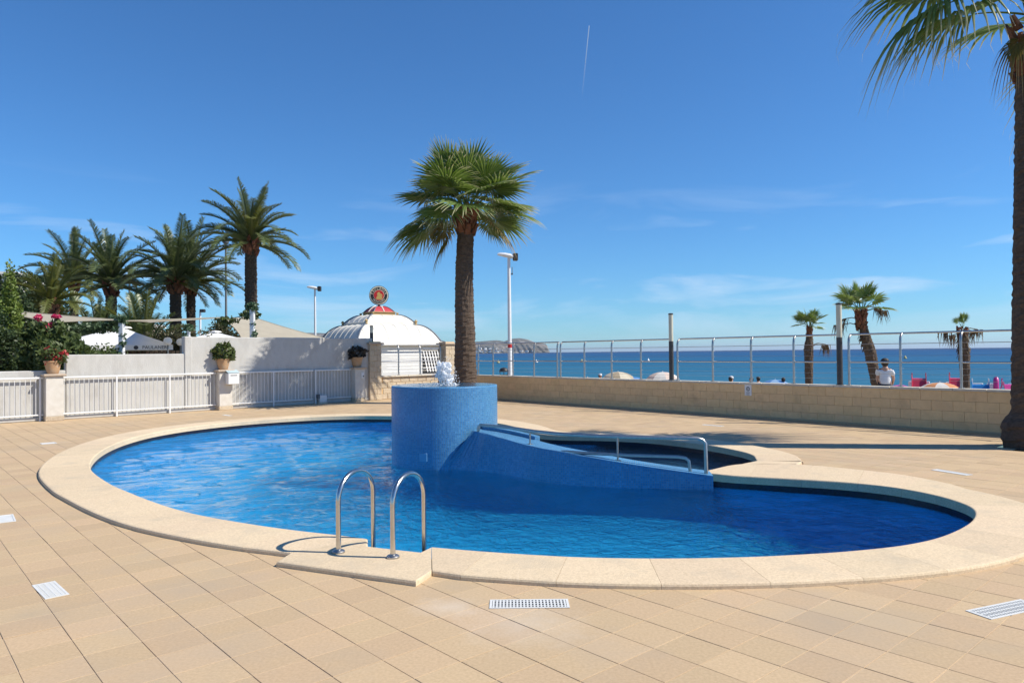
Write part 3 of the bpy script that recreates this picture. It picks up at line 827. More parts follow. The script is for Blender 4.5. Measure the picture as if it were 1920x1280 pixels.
# ------------------------------------------------------------------ ladder, handrails, drains
def arc_path(p0, p1, z0, zt, zend, r, n=12):
    """up from p0, half circle of radius r towards p1, down to zend"""
    p0, p1 = Vector(p0), Vector(p1); d = (p1 - p0).normalized()
    pts = [(p0.x, p0.y, z0), (p0.x, p0.y, zt - r)]
    L = (p1 - p0).length
    for k in range(1, n):
        t = pi * k / n
        q = p0 + d * (L / 2 * (1 - math.cos(t)))
        pts.append((q.x, q.y, zt - r + r * math.sin(t)))
    pts += [(p1.x, p1.y, zt - r), (p1.x, p1.y, zend)]
    return pts
ld = thing('pool_ladder', (-1.2, 5.86, .04), 'stainless steel pool ladder of two arched rails with round feet on the stone rim', 'ladder')
for b, q in (((-1.43, 5.93), (-1.235, 6.385)), ((-.96, 5.765), (-.765, 6.185))):
    P = [(x + 1.2, y - 5.86, z - .04) for x, y, z in arc_path(b, q, .04, .665, -1.1, .21, 14)]
    rail = MB().tube(P, .0205, 14).build('rail', M['steel'], ld, smooth=60)
    MB().lathe([(.0, .0), (.052, .0), (.052, .012), (.044, .020), (.024, .026), (.022, .032)], 20, (b[0] + 1.2, b[1] - 5.86, 0), cap=False).build('foot_flange', M['steel_dull'], rail, smooth=40)
for z in (-.32, -.6, -.88):
    MB().box((.2, .43, z), (.50, .08, .03), rz=-.37, bev=.008).build('step', M['steel_dull'], ld)

def rail_on_path(name, label, pts, r, posts):
    c = Vector(pts[len(pts) // 2])
    t = thing(name, (c.x, c.y, topz(c.x)), label, 'handrail')
    o = (c.x, c.y, topz(c.x))
    MB().tube([(x - o[0], y - o[1], z - o[2]) for x, y, z in pts], r, 12).build('rail', M['steel_dull'], t, smooth=60)
    for (x, y, z0, z1) in posts:
        MB().tube([(x - o[0], y - o[1], z0 - o[2]), (x - o[0], y - o[1], z1 - o[2])], r * .55, 10).build('post', M['steel_dull'], t, smooth=60)
        MB().lathe([(0, 0), (r * 1.9, 0), (r * 1.9, .008), (r * .6, .012)], 14, (x - o[0], y - o[1], z0 - o[2] + .002), cap=False).build('flange', M['steel_dull'], t, smooth=40)
    return t
Bm = offset(Bf, .10 * outward_sign(Bf, (0, 5)))
def on(x, P=Bm):
    q = min(range(len(P) - 1), key=lambda i: abs((P[i].x + P[i + 1].x) / 2 - x)); a, b = P[q], P[q + 1]
    t = (x - a.x) / (b.x - a.x); return a.lerp(b, t)
xs = [-.5, -.3, 0, .3, .6, 1.0, 1.5, 2.0, 2.3, 2.40, 2.46, 2.495, 2.50]
zs = [.555, .55, .545, .54, .535, .53, .525, .52, .515, .51, .49, .45, .05]
up = [(*on(x), z) for x, z in zip(xs, zs)]
up = [(up[0][0] - .03, up[0][1] + .01, .46), (up[0][0] - .02, up[0][1], .53)] + up
rail_on_path('upper_handrail', 'long steel handrail running level above the sloping mosaic wall to the stone rim', up, .024,
             [(*on(.24), topz(.24) + .002, .53), (*on(1.38), topz(1.38) + .002, .515)])
xs = [.62, .66, .72, 1.0, 1.5, 2.0, 2.16, 2.24, 2.285, 2.30]
zs = [.30, .325, .33, .325, .315, .305, .30, .285, .25, .09]
lo = [(*on(x), z - .03) for x, z in zip(xs, zs)]
rail_on_path('lower_handrail', 'short low steel handrail just above the lower end of the sloping mosaic wall', lo, .020, [])

def grate(loc, size, rz, label, slots=True, grp='white drain covers let into the tiles'):
    t = thing('drain_cover', (loc[0], loc[1], .0015), label, 'drain cover', grp, rz)
    L, Wd = size
    f = MB()
    for sx in (-1, 1): f.box((sx * (L / 2 - .008), 0, .0012), (.016, Wd, .0035))
    for sy in (-1, 1): f.box((0, sy * (Wd / 2 - .008), .0012), (L - .032, .016, .0035))
    f.build('frame', M['drain_white'], t)
    MB().box((0, 0, -.001), (L - .03, Wd - .03, .002)).build('drain_channel', M['painted_void'] if slots else M['drain_white'], t)  # with slots, a near black sheet stands in for the shaded channel
    if slots:
        n = int((L - .04) / .021)
        me = MB().box((0, 0, 0), (.0115, Wd - .034, .004)).mesh('slat', M['drain_white'])
        for k in range(n):
            inst('slat', me, t, (-L / 2 + .026 + k * (L - .052) / (n - 1), 0, .0008))
        m = MB()
        for sy in (-.25, 0, .25): m.box((0, sy * Wd, .0012), (L - .034, .008, .0042))
        m.build('cross_bar', M['drain_white'], t)
    return t
grate((.095, 4.79), (.52, .165), .0, 'long white slotted drain cover at the bottom centre in front of the stone rim')
grate((-3.30, 5.18), (.42, .145), R(-46), 'white slotted drain cover among the tiles at the bottom left')
grate((3.10, 4.60), (.52, .165), R(22), 'white slotted drain cover cut by the right edge of the picture')
grate((5.82, 9.66), (.50, .13), R(-68), 'narrow white drain cover on the sunlit tiles near the right palm', False)
grate((-8.95, 14.0), (.25, .25), R(41.5), 'square white lid left of the pool rim below the first flower pillar', False)
grate((-5.22, 7.48), (.42, .15), R(-52), 'white drain cover cut by the left edge of the picture', False)
grate((4.4, 16.0), (.5, .13), R(-48), 'narrow white drain cover far back between the pool and the block wall', False)
grate((-7.9, 20.1), (.5, .12), R(-48), 'narrow white drain cover far left close to the white fence', False)

# ------------------------------------------------------------------ water jet
j = MB()
jr = random.Random(3)
cols = [(0, 0, .085, .20), (.0, .0, .075, .27), (-.02, .01, .065, .33), (.03, -.02, .06, .30)]
import bmesh
def blob(c, r, sub=2, amp=.28):
    bm = bmesh.new(); bmesh.ops.create_icosphere(bm, subdivisions=sub, radius=1)
    ph = [jr.uniform(0, 6.3) for _ in range(3)]
    vs = []
    for v in bm.verts:
        q = v.co; k = 1 + amp * (math.sin(4.1 * q.x + ph[0]) * math.sin(3.7 * q.y + ph[1]) + .6 * math.sin(5 * q.z + ph[2]))
        vs.append((c[0] + q.x * r[0] * k, c[1] + q.y * r[1] * k, c[2] + q.z * r[2] * k))
    fs = [tuple(v.index for v in f.verts) for f in bm.faces]; bm.free(); j.add(vs, fs)
for k in range(130):                                   # core of the bubbling column
    z = FT + jr.uniform(0, 1) ** .85 * .36
    w = .145 * (1 - .35 * ((z - FT) / .36) ** 2) + (.05 if z < FT + .03 else 0)
    a = jr.uniform(0, 6.3); q = jr.uniform(0, 1) ** .5 * w
    r = jr.uniform(.014, .036)
    blob((q * math.cos(a), q * math.sin(a), z), (r, r, r * jr.uniform(.8, 1.6)), 1)
for k in range(120):                                   # drops around it
    a = jr.uniform(0, 6.3); z = FT + jr.uniform(0, .46) * jr.uniform(.5, 1); q = jr.uniform(.06, .24) * (1.1 - .5 * (z - FT) / .4)
    r = jr.uniform(.003, .011)
    blob((q * math.cos(a), q * math.sin(a), z), (r, r, r * 1.3), 1, .1)
for k in range(40):                                    # froth ring on the top
    a = jr.uniform(0, 6.3); q = jr.uniform(.08, .26); r = jr.uniform(.012, .035)
    blob((q * math.cos(a), q * math.sin(a), FT + .003), (r, r, .006), 1, .2)
jo = j.build('water_jet_raw', None, None)
rm_ = jo.modifiers.new('remesh', 'REMESH'); rm_.mode = 'VOXEL'; rm_.voxel_size = .006; rm_.use_smooth_shade = True
sm_ = jo.modifiers.new('smooth', 'SMOOTH'); sm_.factor = .5; sm_.iterations = 1
bpy.context.view_layer.update()
jm = bpy.data.meshes.new_from_object(jo.evaluated_get(bpy.context.evaluated_depsgraph_get()))
bpy.data.objects.remove(jo); jm.materials.clear(); jm.materials.append(M['foam']); jm.name = 'water_jet'
link('water_jet', jm, ft)['kind'] = 'stuff'
jd = j; j = MB()
for k in range(520):                                   # loose drops
    a = jr.uniform(0, 6.3); z = FT + jr.uniform(.02, .50) * jr.uniform(.5, 1); q = jr.uniform(.08, .26) * (1.1 - .5 * (z - FT) / .4)
    r = jr.uniform(.002, .0065)
    blob((q * math.cos(a), q * math.sin(a), z), (r, r, r * 1.3), 1, .1)
j.build('water_drops', M['foam'], ft, smooth=True, kind='stuff')
def thinwater():
    m, nt, out = nodes('film_of_water')
    n = N(nt, 'ShaderNodeTexNoise', {'Vector': N(nt, 'ShaderNodeTexCoord').outputs['Object'], 'Scale': 14, 'Detail': 3})
    b = N(nt, 'ShaderNodeBump', {'Height': n.outputs['Fac'], 'Strength': .6, 'Distance': .01})
    gl = N(nt, 'ShaderNodeBsdfGlossy', {'Roughness': .08, 'Normal': b.outputs[0]})
    tr = N(nt, 'ShaderNodeBsdfTransparent', {'Color': (.9, .96, 1, 1)})
    fr = N(nt, 'ShaderNodeFresnel', {'IOR': 1.33, 'Normal': b.outputs[0]})
    nt.links.new(N(nt, 'ShaderNodeMixShader', {0: fr.outputs[0], 1: tr.outputs[0], 2: gl.outputs[0]}).outputs[0], out.inputs[0]); return m
m = MB(); m.poly([((FR - .03) * math.cos(2 * pi * k / 64), (FR - .03) * math.sin(2 * pi * k / 64), FT + .004) for k in range(64)])
m.build('water_film', thinwater(), ft)

# ------------------------------------------------------------------ block wall towards the sea
WT0, WT1, WH = -3.44, 18.5, .80
bw = thing('block_wall', (*wp(7.0, .1), 0), 'long low tan block wall with a pale cap between the terrace and the sea', 'wall')
bo = bw.location
def wl(t, s, z): x, y = wp(t, s); return (x - bo.x, y - bo.y, z)
tm = (WT0 + WT1) / 2; LL = WT1 - WT0
MB().box(wl(tm, .10, .39), (LL, .176, .80), rz=WANG).build('wall_core', M['block_mortar'], bw)
blk = [MB().box((0, 0, 0), (.3965, .03, .1965), bev=.0022).mesh('block', M['block'])]
nb = int(LL / .4)
for row in range(4):
    off = .2 if row % 2 else 0
    for k in range(nb + (1 if off else 0)):
        t = WT0 + .2 + k * .4 - off
        me = blk[0]; sc = 1.0
        if t - .2 < WT0 - .01: t += .1; sc = .5
        if t > WT1 - .1: continue
        inst('block', me, bw, wl(t, .004 + rnd.uniform(-.0015, .0015), .1 + row * .2), (0, 0, WANG), (sc, 1, 1))
capm = MB().box((0, 0, 0), (.592, .27, .05), bev=.008).mesh('cap_stone', M['cap'])
for k in range(int(LL / .6)):
    inst('cap_stone', capm, bw, wl(WT0 + .3 + k * .6, .10, .825 + rnd.uniform(-.001, .001)), (0, 0, WANG))
m = MB().box(wl(tm + .2, -.03, .02), (LL - .8, .045, .04), rz=WANG, bev=.006); m.build('base_kerb', M['tile'], bw)

def wall_sign():
    x, y = wp(9.985, -.014)
    t = thing('notice_sign', (x, y, .665), 'small grey notice plate with a round pictogram fixed to the tan block wall', 'sign', None, WANG)
    MB().box((0, 0, 0), (.19, .006, .27), bev=.002).build('plate', M['white_metal'], t)
    m = MB()
    n = 28
    for k in range(n):
        a, b = 2 * pi * k / n, 2 * pi * (k + 1) / n
        m.poly([(.052 * math.cos(a), -.0045, .03 + .052 * math.sin(a)), (.052 * math.cos(b), -.0045, .03 + .052 * math.sin(b)), (.036 * math.cos(b), -.0045, .03 + .036 * math.sin(b)), (.036 * math.cos(a), -.0045, .03 + .036 * math.sin(a))])
    m.box((0, -.0045, .025), (.018, .001, .045)); m.box((0, -.0045, .058), (.014, .001, .014)); m.box((-.012, -.0045, .03), (.03, .001, .007), 0)
    m.build('pictogram', M['ink'], t)
    m = MB()
    for (z, w) in ((-.055, .10), (-.068, .085), (-.105, .11), (-.112, .07)): m.box((0, -.0042, z), (w, .001, .007))
    m.build('text_lines', M['ink'], t)
wall_sign()

# cream split-face stretch and its two pillars at the corner
sw = thing('stone_wall', (*fp(11.5, .15), 0), 'short sunlit cream split stone wall between the two stone pillars', 'wall')
so = sw.location
def sl(t, s, z): x, y = fp(t, s); return (x - so.x, y - so.y, z)
MB().box(sl(11.75, .2, .40), (3.1, .2, .80), rz=FANG).build('wall_core', M['block_mortar'], sw)
sb = [MB().box((0, 0, 0), (.382, .04, .192), bev=.012).mesh('stone_block', M['splitface'])]
for row in range(4):
    for k in range(8):
        t = 10.42 + k * .395 + (.19 if row % 2 else 0)
        if t > 13.25: continue
        inst('stone_block', sb[0], sw, sl(t, .10 + rnd.uniform(-.004, .004), .1 + row * .2), (0, 0, FANG))
for k in range(5):
    MB().box(sl(10.6 + k * .6, .18, .83), (.592, .34, .06), rz=FANG, bev=.01).build('cap_stone', M['cap'], sw)
def stone_pillar(t, s, wdt, h, label):
    x, y = fp(t, s)
    p = thing('stone_pillar', (x, y, 0), label, 'pillar', 'stone pillars at the terrace corner', FANG)
    MB().box((0, 0, h / 2), (wdt - .03, wdt - .03, h)).build('pillar_core', M['block_mortar'], p)
    nrow = int(h / .2)
    a = MB().box((0, 0, 0), (wdt * .62 - .006, .03, .192), bev=.006).mesh('stone_block', M['splitface'])
    b = MB().box((0, 0, 0), (wdt * .38 - .006, .03, .192), bev=.006).mesh('stone_block', M['splitface'])
    for r in range(nrow):
        for side in range(4):
            A = side * pi / 2
            for q, (me, ww) in enumerate(((a, .62), (b, .38)) if (r + side) % 2 else ((b, .38), (a, .62))):
                lx = (-.5 + (ww / 2 if q == 0 else 1 - ww / 2)) * wdt; ly = -wdt / 2 + .012
                inst('stone_block', me, p, (lx * math.cos(A) - ly * math.sin(A), lx * math.sin(A) + ly * math.cos(A), .1 + r * .2), (0, 0, A))
    MB().box((0, 0, nrow * .2 + .03), (wdt + .14, wdt + .14, .06), bev=.01).build('cap_stone', M['terracotta_slab'], p)
    return p
sp1 = stone_pillar(10.05, .25, .50, 2.1, 'tan stone pillar carrying a light post beside the small dark flower pot')
sp2 = stone_pillar(13.55, .25, .46, 2.1, 'tan stone pillar at the wall corner just left of the tall fan palm')

# steel railings on top of the walls
def railing(label, P, T, base, t0, t1, posts, ang, off, tail0=.0, tail1=.0):
    x, y = P((t0 + t1) / 2, off)
    t = thing('steel_railing', (x, y, base), label, 'railing', 'steel railings on the terrace walls', ang)
    mid = (t0 + t1) / 2
    def L(tt, s, z): return (tt - mid, s, z)
    a, b = t0 - tail0 - mid, t1 + tail1 - mid
    MB().tube([(a, .10, 1.12), (b, .10, 1.12)], .021, 10).build('handrail', M['steel'], t, smooth=60)
    MB().tube([(a, .02, .51), (b, .02, .51)], .019, 10).build('middle_rail', M['steel'], t, smooth=60)
    for z, r in ((.90, .007), (.78, .003), (.65, .003), (.38, .003), (.26, .003), (.14, .003)):
        MB().tube([(a, .02, z), (b, .02, z)], r, 6).build('cable', M['steel_dull'], t)
    pm = MB().tube([(0, 0, 0), (0, 0, .95), (0, .012, 1.03), (0, .05, 1.085), (0, .095, 1.115)], [.026, .026, .026, .024, .02], 8).mesh('post', M['steel_dull'], smooth=60)
    fm = MB().lathe([(0, 0), (.06, 0), (.06, .01), (.027, .014)], 12, cap=False).mesh('base_plate', M['steel_dull'])
    for q in posts:
        po = inst('post', pm, t, (q - mid, 0, .001)); inst('base_plate', fm, po, (0, 0, 0))
    return t
railing('steel railing from the tall fan palm to the double post left of the parasols', wp, None, .852, -1.4, 2.99, [-1.3, -.41, .71, 1.83, 2.97], WANG, .10, .2)
railing('steel railing above the block wall left of the first light post', wp, None, .852, 3.10, 7.40, [3.12, 4.2, 5.34, 6.47], WANG, .10, 0, .05)
railing('steel railing above the block wall between the two light posts', wp, None, .852, 7.74, 12.1, [7.76, 8.89, 10.01, 11.14], WANG, .10, 0, .05)
railing('steel railing from the second light post to the right palm', wp, None, .852, 12.43, 17.0, [12.45, 13.54, 14.68, 15.8, 16.95], WANG, .10)
railing('steel railing on the cream stone wall in front of the white pavilion', fp, None, .862, 10.36, 13.28, [11.2, 12.2, 13.2], FANG, .2)

def light_post(loc, h, label):
    t = thing('light_post', loc, label, 'light post', 'post lights on the terrace wall')
    k = h * .58
    MB().lathe([(0, 0), (.085, 0), (.085, .012), (.064, .016), (.064, k)], 20).build('pole', M['dark_metal'], t, smooth=40)
    MB().lathe([(.060, k), (.060, h - .04)], 20).build('diffuser', M['cream_glass'], t, smooth=40)
    MB().lathe([(.066, h - .04), (.066, h - .008), (.05, h)], 20).build('cap', M['dark_metal'], t, smooth=40)
light_post((*wp(7.55, .10), .851), 1.83, 'dark post light with a pale upper tube standing on the block wall at mid picture')
light_post((*wp(12.24, .10), .851), 1.83, 'dark post light with a pale upper tube on the wall before the leaning palm')
light_post((*fp(10.05, .25), 2.061), .62, 'short dark post light with a pale tube on top of the stone pillar')

# ------------------------------------------------------------------ white rendered wall, fence, pillars
ww = thing('white_wall', (*fp(4.5, .5), 0), 'stepped white rendered wall behind the white metal fence', 'wall')
wo = ww.location
def wbox(t0, t1, s, th, h, name, z0=0.0):
    x, y = fp((t0 + t1) / 2, s)
    return MB().box((x - wo.x, y - wo.y, (h + z0) / 2), (t1 - t0, th, h - z0), rz=FANG, bev=.02).build(name, M['white_plaster'], ww)
wbox(3.45, 9.98, .20, .22, 2.22, 'wall_section')
wbox(.33, 3.448, .205, .21, 1.72, 'wall_section')
wbox(-9.0, .328, .21, .20, 1.31, 'wall_section')
wbox(3.40, 3.62, .195, .25, 2.235, 'wall_end')
wbox(-9.0, 9.8, .075, .04, .10, 'plinth')

def fence(label, t0, t1, posts, base=.16, top=1.12):
    mid = (t0 + t1) / 2; x, y = fp(mid, 0)
    t = thing('metal_fence', (x, y, 0), label, 'fence', 'white bar fence panels between the pillars', FANG)
    L = t1 - t0
    MB().box((0, 0, top), (L, .045, .045), bev=.006).build('top_rail', M['white_metal'], t)
    MB().box((0, 0, base), (L, .035, .035), bev=.005).build('bottom_rail', M['white_metal'], t)
    bm_ = MB().tube([(0, 0, base + .018), (0, 0, top - .023)], .0075, 6).mesh('bar', M['white_metal'])
    n = int(L / .115)
    for k in range(n):
        inst('bar', bm_, t, (-L / 2 + (k + .5) * L / n, 0, 0))
    pm = MB().box((0, 0, top / 2), (.042, .04, top + .04), bev=.005).mesh('post', M['white_metal'])
    for q in posts:
        inst('post', pm, t, (q - mid, -.002, 0))
fence('white bar fence panel left of the red flower pillar', -5.5, -.2, [-4.0, -1.9, -.28])
fence('white bar fence panel between the red flower pillar and the mailbox pillar', .21, 4.30, [1.54, 2.95])
fence('white bar fence panel right of the mailbox pillar shaded by palm fronds', 4.73, 7.56, [6.15])
fence('white bar gate between the shaded fence panel and the intercom pillar', 7.62, 9.03, [7.65], .17, 1.12)

def gate_pillar(t, label, w=.40, h=1.16):
    x, y = fp(t, 0)
    p = thing('gate_pillar', (x, y, 0), label, 'pillar', 'rendered pillars of the white fence', FANG)
    MB().box((0, 0, h / 2 + .06), (w, w, h - .12), bev=.008).build('shaft', M['pillar_plaster'], p)
    MB().box((0, 0, .06), (w + .03, w + .03, .12), bev=.01).build('base', M['splitface'], p)
    MB().box((0, 0, h + .03), (w + .12, w + .12, .06), bev=.015).build('cap', M['terracotta_slab'], p)
    return p
gate_pillar(.01, 'pale rendered pillar carrying the pot of red geraniums')
gate_pillar(4.52, 'pale rendered pillar carrying the round green plant and the white mailbox')
gate_pillar(9.27, 'pale rendered pillar with an intercom carrying the dark leaved pot', .40, 1.14)
x, y = fp(7.86, -.10)
ub = thing('utility_box', (x, y, 0), 'small white box at the foot of the white gate', 'box', None, FANG)
MB().box((0, 0, .17), (.26, .12, .22), bev=.01).build('housing', M['white_plastic'], ub)
MB().box((-.17, .0, .25), (.1, .10, .14), bev=.01).build('cover', M['grey_pole'], ub)  # dark box standing in for the shadow beside the white housing
MB().box((0, 0, .03), (.3, .14, .06), bev=.01).build('base', M['cap'], ub)
x, y = fp(4.66, -.33)
mb = thing('mailbox', (x, y, .78), 'white box mailbox with a pale glass lid on the middle pillar', 'mailbox', None, FANG)
MB().box((0, 0, .17), (.34, .22, .34), bev=.012).build('box', M['white_plastic'], mb)
m = MB().add([(-.18, -.12, .345), (.18, -.12, .345), (.18, .12, .43), (-.18, .12, .43), (-.18, -.12, .355), (.18, -.12, .355), (.18, .12, .44), (-.18, .12, .44), (-.17, -.11, .34), (.17, -.11, .34), (.17, .11, .34), (-.17, .11, .34)],
             [(0, 1, 5, 4), (4, 5, 6, 7), (0, 4, 7, 3), (1, 2, 6, 5), (2, 3, 7, 6), (0, 3, 2, 1)])
m.build('lid', surf('pale_glass', (.45, .58, .62), (.40, .52, .56), rough=.15), mb)
MB().box((0, -.112, .27), (.2, .004, .02)).build('slot', M['painted_void'], mb)
x, y = fp(9.36, -.215)
ic = thing('intercom', (x, y, .82), 'small white intercom panel with a black button on the right fence pillar', 'intercom', None, FANG)
MB().box((0, 0, .09), (.11, .03, .2), bev=.006).build('panel', M['white_plastic'], ic)
MB().box((.02, -.018, .06), (.04, .01, .05), bev=.003).build('button', M['black'], ic)

# ------------------------------------------------------------------ plants in pots
def leaf_cloud(n, centers, size, rng, flat=.0, shell=.55, asp=1.6):
    """n leaf quads spread in ellipsoids [(cx,cy,cz,rx,ry,rz)] -> V, F"""
    C_ = np.array(centers, float)
    vol = C_[:, 3] * C_[:, 4] * C_[:, 5]; pick = rng.choice(len(C_), n, p=vol / vol.sum()); c = C_[pick]
    d = rng.normal(size=(n, 3)); d /= np.linalg.norm(d, axis=1)[:, None]
    r = shell + (1 - shell) * rng.random(n) ** .6
    lump = 1 + .16 * np.sin(d[:, 0] * 5 + pick) * np.sin(d[:, 1] * 4.3 + 1.7 * pick) + .12 * np.sin(d[:, 2] * 7 + pick * .6)
    p = c[:, :3] + d * c[:, 3:] * (r * lump)[:, None]
    u = rng.normal(size=(n, 3)) + d * .6; u[:, 2] += flat; u /= np.linalg.norm(u, axis=1)[:, None]
    w = np.cross(u, rng.normal(size=(n, 3))); w /= np.linalg.norm(w, axis=1)[:, None] + 1e-9
    s = size * rng.uniform(.6, 1.3, n)[:, None]
    V = np.stack([p - u * s * asp * .5, p + w * s * .5, p + u * s * asp * .5, p - w * s * .5], 1).reshape(-1, 3)
    return V, np.arange(n * 4).reshape(-1, 4)
def cloud(name, mat, parent, n, centers, size, seed, **k):
    V, Fq = leaf_cloud(n, centers, size, np.random.default_rng(seed), **k)
    return link(name, np_mesh(name, V, Fq, mat), parent)
def pot(t, z, label, leafm, size, leaves, flower=None, prof=None):
    x, y = fp(t, 0)
    p = thing('potted_plant', (x, y, z), label, 'potted plant', 'potted plants on the fence pillars')
    MB().lathe(prof or [(.12, 0), (.13, .01), (.155, .10), (.185, .24), (.20, .30), (.215, .31), (.215, .345), (.19, .345)], 24, cap=True).build('pot', M['clay'], p, smooth=35)
    MB().lathe([(.0, .33), (.188, .33)], 16, cap=False).build('soil', M['soil'], p)
    cloud('foliage', leafm, p, *leaves)
    st = MB()
    for k in range(9):
        a = k * .7; st.tube([(0, 0, .3), (.12 * math.cos(a), .12 * math.sin(a), .48), (.2 * math.cos(a), .2 * math.sin(a), .62)], .008, 5)
    st.build('stem', M['branch'], p)
    if flower: cloud('flowers', flower[0], p, *flower[1:])
    return p
pot(.01, 1.221, 'clay pot of trailing red geraniums on the left fence pillar', M['shrub_leaf'], .3,
    (420, [(0, 0, .52, .30, .28, .20), (.22, .0, .42, .14, .14, .16), (-.25, -.05, .5, .16, .14, .14)], .07, 3), (M['flower_red'], 105, [(-.02, -.12, .62, .12, .10, .12), (.18, -.1, .48, .16, .1, .15), (-.02, -.2, .35, .08, .06, .10), (.3, 0, .5, .1, .1, .12)], .05, 4))
pot(4.52, 1.221, 'clay pot with a round mound of green succulent on the middle fence pillar', M['succulent'], .3,
    (620, [(0, 0, .55, .36, .34, .27), (.22, 0, .45, .14, .2, .16), (-.2, 0, .5, .18, .2, .18)], .085, 5))
pot(9.27, 1.201, 'clay pot with glossy dark purple leaves on the right fence pillar', M['purple_leaf'], .3,
    (430, [(0, 0, .52, .34, .32, .20), (-.2, -.1, .42, .16, .16, .16)], .09, 6))
# ------------------------------------------------------------------ palms
def fan_leaf_mesh(e, Lp, Rb, nseg, curve, droop, rng, mat, name='frond'):
    """costapalmate leaf in the xz plane: petiole rises at elevation e and bends down, pleated blade with hanging tips"""
    P = [Vector((0, 0, 0))]; th = e; ns = 8
    for k in range(ns):
        s = (k + .5) / ns
        th = e - curve * s ** 1.6
        P.append(P[-1] + Vector((math.cos(th), 0, math.sin(th))) * (Lp / ns))
    V, F_, UV = [], [], []
    # petiole: flat triangular strip
    for i, p in enumerate(P):
        w = .030 * (1 - .6 * i / ns) + .004
        d = (P[min(i + 1, ns)] - P[max(i - 1, 0)]).normalized(); nrm = Vector((-d.z, 0, d.x))
        V += [p + Vector((0, w, 0)), p - Vector((0, w, 0)), p - nrm * w * .8]; UV += [(0, .0)] * 3
    for i in range(ns):
        a, b = i * 3, i * 3 + 3
        for q in range(3): F_.append((a + q, a + (q + 1) % 3, b + (q + 1) % 3, b + q))
    hub = P[-1]; thh = th - curve * .25
    fwd = Vector((math.cos(thh), 0, math.sin(thh))); lat = Vector((0, 1, 0)); nrm = Vector((-math.sin(thh), 0, math.cos(thh)))
    dphi = 2 * 2.25 / (nseg - 1)
    st = [.03, .28, .50, .68, .85, 1.0]
    tw = rng.uniform(-.35, .35)
    for i in range(nseg):
        ph = -2.25 + i * dphi + rng.uniform(-.02, .02)
        L = Rb * (.70 + .30 * math.cos(ph * .62)) * rng.uniform(.9, 1.05)
        d = fwd * math.cos(ph) + lat * math.sin(ph)
        sd = -fwd * math.sin(ph) + lat * math.cos(ph)
        base = hub + fwd * (.12 * Rb * (1 - abs(ph) / 2.6))
        dr = droop * rng.uniform(.7, 1.35)
        side = rng.uniform(-.08, .08)
        b0 = len(V)
        for s in st:
            p = base + d * (L * s) + nrm * (L * s * .16 * (1 - math.cos(ph)) * .6)
            x = max(0, s - .42)
            p = p + Vector((0, 0, -1)) * L * (dr * x * x * 2.0 + .05 * dr * s) + sd * side * L * x
            hw = L * min(s, .5) * math.tan(dphi / 2) * 1.12
            if s > .5: hw *= max(.03, 1 - (s - .5) / .5) ** .9
            V += [p - sd * hw, p + nrm * hw * (.55 if i % 2 else .75), p + sd * hw]
            UV += [(0, s), (.5, s), (1, s)]
        for k in range(len(st) - 1):
            a, b = b0 + k * 3, b0 + k * 3 + 3
            F_ += [(a, a + 1, b + 1, b), (a + 1, a + 2, b + 2, b + 1)]
        if rng.random() < .35 and droop > .3:            # loose fibres hanging from the tips
            q = V[-2]; b0 = len(V)
            V += [q, q + Vector((.006, .006, 0)), q + Vector((rng.uniform(-.05, .05), rng.uniform(-.05, .05), -rng.uniform(.1, .25)))]
            UV += [(0, 1)] * 3
            F_.append((b0, b0 + 1, b0 + 2, b0 + 2)) if False else F_.append((b0, b0 + 1, b0 + 2))
    me = bpy.data.meshes.new(name); me.from_pydata([tuple(v) for v in V], [], F_)
    L_ = me.uv_layers.new(name='UVMap')
    li = np.zeros(len(me.loops), dtype=np.int32); me.loops.foreach_get('vertex_index', li)
    L_.data.foreach_set('uv', np.array(UV, dtype=np.float32)[li].ravel())
    me.materials.append(mat); me.update()
    return me

def trunk_mesh(P, r, seed, ring=.06, amp=.035, nr=22, name='trunk', mat=None, smooth=True, step=.045, diag=False):
    """tapered bark tube through points P (x,y,z) with ring scars and fissures"""
    P = [Vector(p) for p in P]; rng = np.random.default_rng(seed)
    d = [0]
    for a, b in zip(P, P[1:]): d.append(d[-1] + (b - a).length)
    H = d[-1]; n = max(8, int(H / step))
    zs = np.linspace(0, H, n + 1)
    V = []
    ph = rng.uniform(0, 6.28, 12)
    for z in zs:
        i = max(0, min(len(d) - 2, int(np.searchsorted(d, z, 'right')) - 1))
        t = (z - d[i]) / (d[i + 1] - d[i])
        c = P[i].lerp(P[i + 1], t)
        rr = r[i] + (r[i + 1] - r[i]) * t
        a = np.arange(nr) / nr * 2 * np.pi
        saw = ((z / ring + .15 * np.sin(a * 2 + ph[0]) + .1 * np.sin(a * 5 + ph[1])) % 1.0)
        k = 1 + amp * (saw - .5) + amp * .6 * np.sin(a * 9 + ph[2] + np.sin(z * 3 + ph[3]) * 2) * np.sin(z * 7 + ph[4]) + amp * .8 * rng.normal(0, .35, nr)
        if diag:
            k += amp * np.where(((z / ring * .5 + a * 4 / np.pi) % 1) > .5, .5, -.5)
        V.append(np.stack([c.x + np.cos(a) * rr * k, c.y + np.sin(a) * rr * k, np.full(nr, c.z)], 1))
    V = np.concatenate(V)
    i, j = np.meshgrid(np.arange(n), np.arange(nr), indexing='ij')
    Fq = np.stack([i * nr + j, i * nr + (j + 1) % nr, (i + 1) * nr + (j + 1) % nr, (i + 1) * nr + j], -1).reshape(-1, 4)
    return np_mesh(name, V, Fq, mat, smooth=False)

